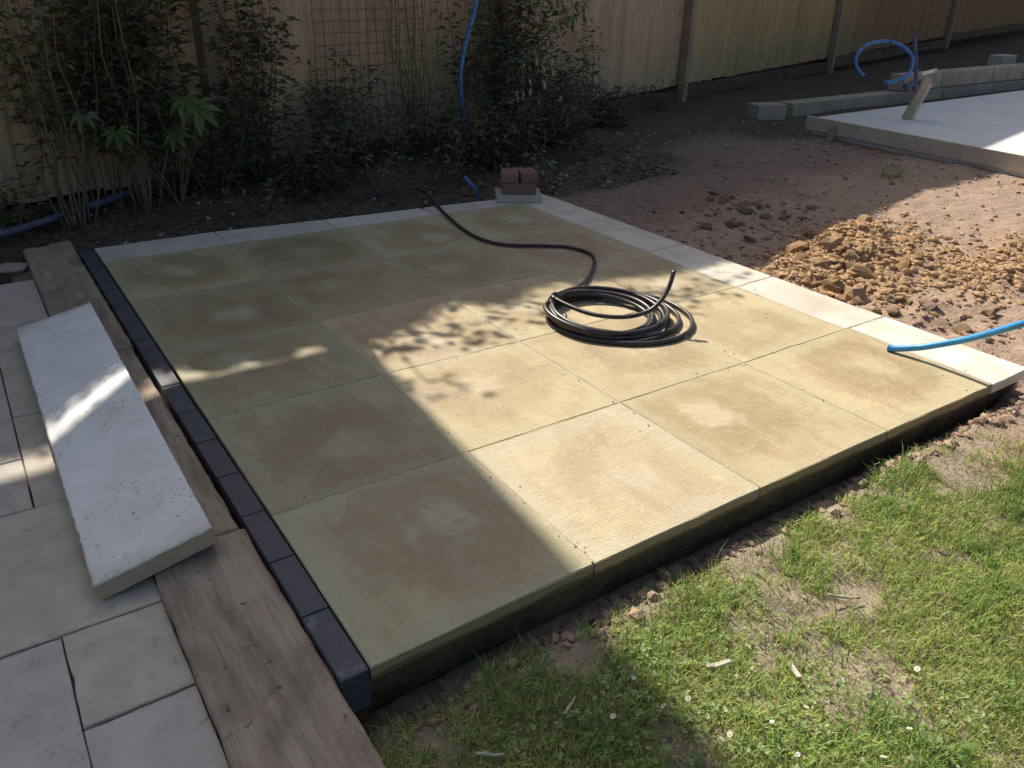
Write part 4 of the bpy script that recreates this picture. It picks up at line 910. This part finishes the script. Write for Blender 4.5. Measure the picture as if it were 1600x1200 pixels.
# bark chips and dry stalks
for k, (x, y_, lx, ly, rz, lab) in enumerate(((.677, -.345, .058, .014, -22, "pale curved bark chip lying in the grass near the shadow edge"), (.805, -.448, .052, .013, 62, "pale upright bark chip in the sunlit grass"), (1.10, -.36, .09, .006, -30, "long dry stalk on a bare patch of lawn"), (.331, -.256, .06, .006, 28, "dry stalk in the shaded grass"), (.13, -.262, .055, .008, -30, "pale stalk at the bottom edge in the shaded grass"), (2.55, -.16, .2, .006, 6, "dry twig on the bare soil at the right edge"))):
    bm = box_bm(lx, ly, .006, .0015, 1); bmesh.ops.subdivide_edges(bm, edges=bm.edges[:], cuts=2, use_grid_fill=True)
    for v in bm.verts:
        v.co += mnoise.noise_vector(v.co * 60 + Vector((k * 9, 0, 0))) * .0022; v.co.z += .15 * (v.co.x ** 2) / lx; v.co.y *= 1 - .5 * abs(v.co.x) / lx
    o = add("bark_chip", bm_mesh("bark_chip", bm), M['chip'], None, (x, y_, float(gz(x, y_)) + .024), (R(random.uniform(-12, 12)), R(random.uniform(-10, 10)), R(rz))); tag(o, lab, "bark chip" if k < 2 else "stalk")

# ------------------------------------------------------------------ shade casters out of view: the leafy branch, and blockers added for the shade
def interp(x, T): return float(np.interp(x, [t[0] for t in T], [t[1] for t in T]))
HE = ((-4, 1.37), (-.45, 1.37), (-.05, 1.60), (.06, 1.575), (.10, 1.515), (.17, 1.50), (.20, 1.535), (.26, 1.535), (.29, 1.50), (.40, 1.50), (.44, 1.55), (.51, 1.55), (.54, 1.46), (.62, 1.42), (.80, 1.45), (.98, 1.52), (1.10, 1.63), (1.22, 1.62), (1.34, 1.50), (1.46, 1.52), (1.56, 1.62), (1.70, 1.60), (2.3, 1.45), (3.2, 1.45))
shade_hedge = empty("hedge", (0, 4.75, -.1)); tag(shade_hedge, "clipped hedge behind the fence, above the photo's frame", "hedge")  # added caster, its top edge shaped to set where the shade ends
V = []; F = []; hx = np.concatenate([np.arange(-4, -.6, .1), np.arange(-.6, 2.2, .02), np.arange(2.2, 3.05, .1)])
def htop(x):   # height of the hedge top so that its shade ends at the line above
    yc = 4.2 + .3 * x + .42; h_ = 3.0
    for _ in range(4): h_ = (yc - interp(x + SX * h_, HE)) / -SY
    return yc, h_
for x in hx:
    yc, h_ = htop(x); h_ -= .012 if .30 < x < .92 else .06
    V += [(x, yc - .20, 0), (x, yc - .20, h_ - .26), (x, yc, h_), (x, yc + .2, h_ - .02), (x, yc + .25, 0)]
for i in range(len(hx) - 1):
    a = i * 5; b = a + 5
    for k in range(4): F.append((a + k, b + k, b + k + 1, a + k + 1))
V = [(v[0], v[1] - 4.75, v[2] + .1) for v in V]
add("twig_core", pydata("twig_core", V, F), M['hedgecore'], shade_hedge)
P = []; D = []; L = []
for k in range(9000):
    x = random.uniform(-4, 3.0); yc, h_ = htop(x)
    if random.random() < .55: dy = random.uniform(-.2, .2); z = h_ + min(0, dy / -SY) - abs(random.gauss(0, .035)) - .005; yy = yc + dy
    else: z = h_ * random.uniform(.3, 1) - .05; yy = yc - .2 - random.random() * .05
    P.append((x, yy - 4.75, z + .1)); a = random.uniform(0, 6.28); D.append((math.cos(a), math.sin(a), random.uniform(-.7, -.15))); L.append(random.uniform(.025, .045))
foliage("foliage", np.array(P), np.array(D), np.array(L), np.array(L) * .5, MG, None, shade_hedge, .1, .1)
# leafy branch over the hedge: its leaves dapple the patio
br = empty("leafy_branch", (1.3, 5.05, 3.2)); tag(br, "leafy branch overhanging from the fence side, above the photo's frame", "branch")
P = []; D = []; L = []
def over(tx, ty, yy):
    h_ = (yy - ty) / -SY; return (tx - SX * h_, yy, h_)
FR = [(.678, 1.53), (.672, 1.429), (.688, 1.352), (.754, 1.379), (.823, 1.407), (.88, 1.409), (.888, 1.477), (.981, 1.436), (.98, 1.385), (1.029, 1.319), (1.11, 1.307), (1.09, 1.471), (1.164, 1.467), (1.159, 1.314), (.64, 1.253), (.774, 1.069), (.789, .985), (.812, .916), (.719, 1.085), (.696, .932), (.638, 1.05), (.622, 1.115), (1.357, 1.351), (1.288, 1.392)]
FR2 = [(2.108, 1.162), (2.236, 1.227), (2.385, 1.289), (2.133, 1.288), (2.276, 1.109), (2.521, 1.294), (2.036, 1.071), (1.85, 1.40), (1.95, 1.36), (2.05, 1.34), (1.75, 1.47), (1.55, 1.50), (1.45, 1.47)]
for T, n in ((FR, 8), (FR2, 8)):
    for tx, ty in T:
        nn = n if ty > 1.2 else 3
        for k in range(nn):
            sx_, sy_ = (.045, .05) if ty > 1.2 else (.028, .03)
            yy = 3.75 + .12 * tx + random.uniform(-.12, .12)
            q_ = over(tx + random.gauss(0, sx_), ty + random.gauss(0, sy_), yy); P.append((q_[0] - 1.3, q_[1] - 5.05, q_[2] - 3.2))
            a = R(-95) + random.gauss(0, .7); D.append((math.cos(a), math.sin(a), random.uniform(-.9, -.1))); L.append(random.uniform(.06, .12))
foliage("foliage", np.array(P), np.array(D), np.array(L), np.array(L) * .42, MG, None, br, .1, .1)
for T in ([FR[0], FR[3], FR[5], FR[8], FR[10], FR[23]], [FR[1], FR[14], FR[20], FR[19]], [FR[3], FR[18], FR[15], FR[16], FR[17]], [FR2[10], FR2[7], FR2[9], FR2[3], FR2[1], FR2[5]], [FR2[8], FR2[0], FR2[4]]):
    pl = []
    for tx, ty in T:
        q_ = over(tx, ty, 3.75 + .12 * tx); pl.append((q_[0] - 1.3, q_[1] - 5.05, q_[2] - 3.2))
    pl = [(pl[0][0] + .05, pl[0][1] + .45, pl[0][2] - .5)] + pl
    add("stem", tube_me("stem", catmull(pl, 4), .006, 5, .003), M['stem'], br)
# timber screen on posts, added unseen for the near-left shade and sun slit
ph = empty("timber_screen", (-.7, 5.2, -.1)); tag(ph, "tall raised timber screen behind the hedge, outside the photo's frame", "screen")
PE = ((-4, 1.285), (-.45, 1.285), (-.05, 1.53), (.06, 1.505), (1.2, 1.505))
YT = 5.22; XR = .975
V = []; F = []; hx = np.arange(-2.6, XR + .001, (XR + 2.6) / 36)
for x in hx:
    h_ = 3.5
    for _ in range(4): h_ = (YT - interp(x + SX * h_, PE)) / -SY
    V += [(x, YT, h_), (x, YT, 6.6), (x, YT + .05, 6.6), (x, YT + .05, h_ + .08)]
for i in range(len(hx) - 1):
    a = i * 4; b = a + 4
    for k in range(4): F.append((a + k, b + k, b + (k + 1) % 4, a + (k + 1) % 4))
e_ = len(V) - 4; F += [(0, 1, 2, 3), (e_, e_ + 1, e_ + 2, e_ + 3)[::-1]]
V = [(v[0] + .7, v[1] - 5.2, v[2] + .1) for v in V]
add("screen_panel", pydata("screen_panel", V, F), M['fence'], ph)
for x in (-2.5, XR - .065): add("post", box_me("post", .12, .10, 6.7, .005, 1, True), M['post'], ph, (x + .7, .13, 0))
# unseen brick blocks added behind the right-hand part of the fence to cast shade
for H, xa, xb, off, lab in ((4.2, 3.137, 13.3, 0, "neighbour's low brick outbuilding behind the fence, above the photo's frame"), (6.0, 13.4, 34.0, 1, "taller brick building behind the far end of the fence, above the photo's frame")):
    def eave(x): return 1.45 + .235 * (x + SX * H - 2.78) - SY * H if not off else 4.2 + .3 * x + .8
    nb = empty("brick_outbuilding", (xa, eave(xa), -.1)); tag(nb, lab, "building")
    dvec = Vector((xb - xa, eave(xb) - eave(xa), 0)); ln = dvec.length; nb.rotation_euler = (0, 0, math.atan2(dvec.y, dvec.x))
    add("wall", pydata("wall", [(0, .06, 0), (ln, .06, 0), (ln, 4, 0), (0, 4, 0), (0, .06, H - .02), (ln, .06, H - .02), (ln, 4, H - .02), (0, 4, H - .02)], [(0, 1, 5, 4), (1, 2, 6, 5), (2, 3, 7, 6), (3, 0, 4, 7), (4, 5, 6, 7)]), M['brickwall'], nb)
    add("roof", pydata("roof", [(0, 0, H - .08), (ln, 0, H - .08), (ln, 4.1, H - .08), (0, 4.1, H - .08), (0, 0, H + .1), (ln, 0, H + .1), (ln, 4.1, H + .12), (0, 4.1, H + .12)], [(3, 2, 1, 0), (0, 1, 5, 4), (1, 2, 6, 5), (2, 3, 7, 6), (3, 0, 4, 7), (4, 5, 6, 7)]), M['roof'], nb)
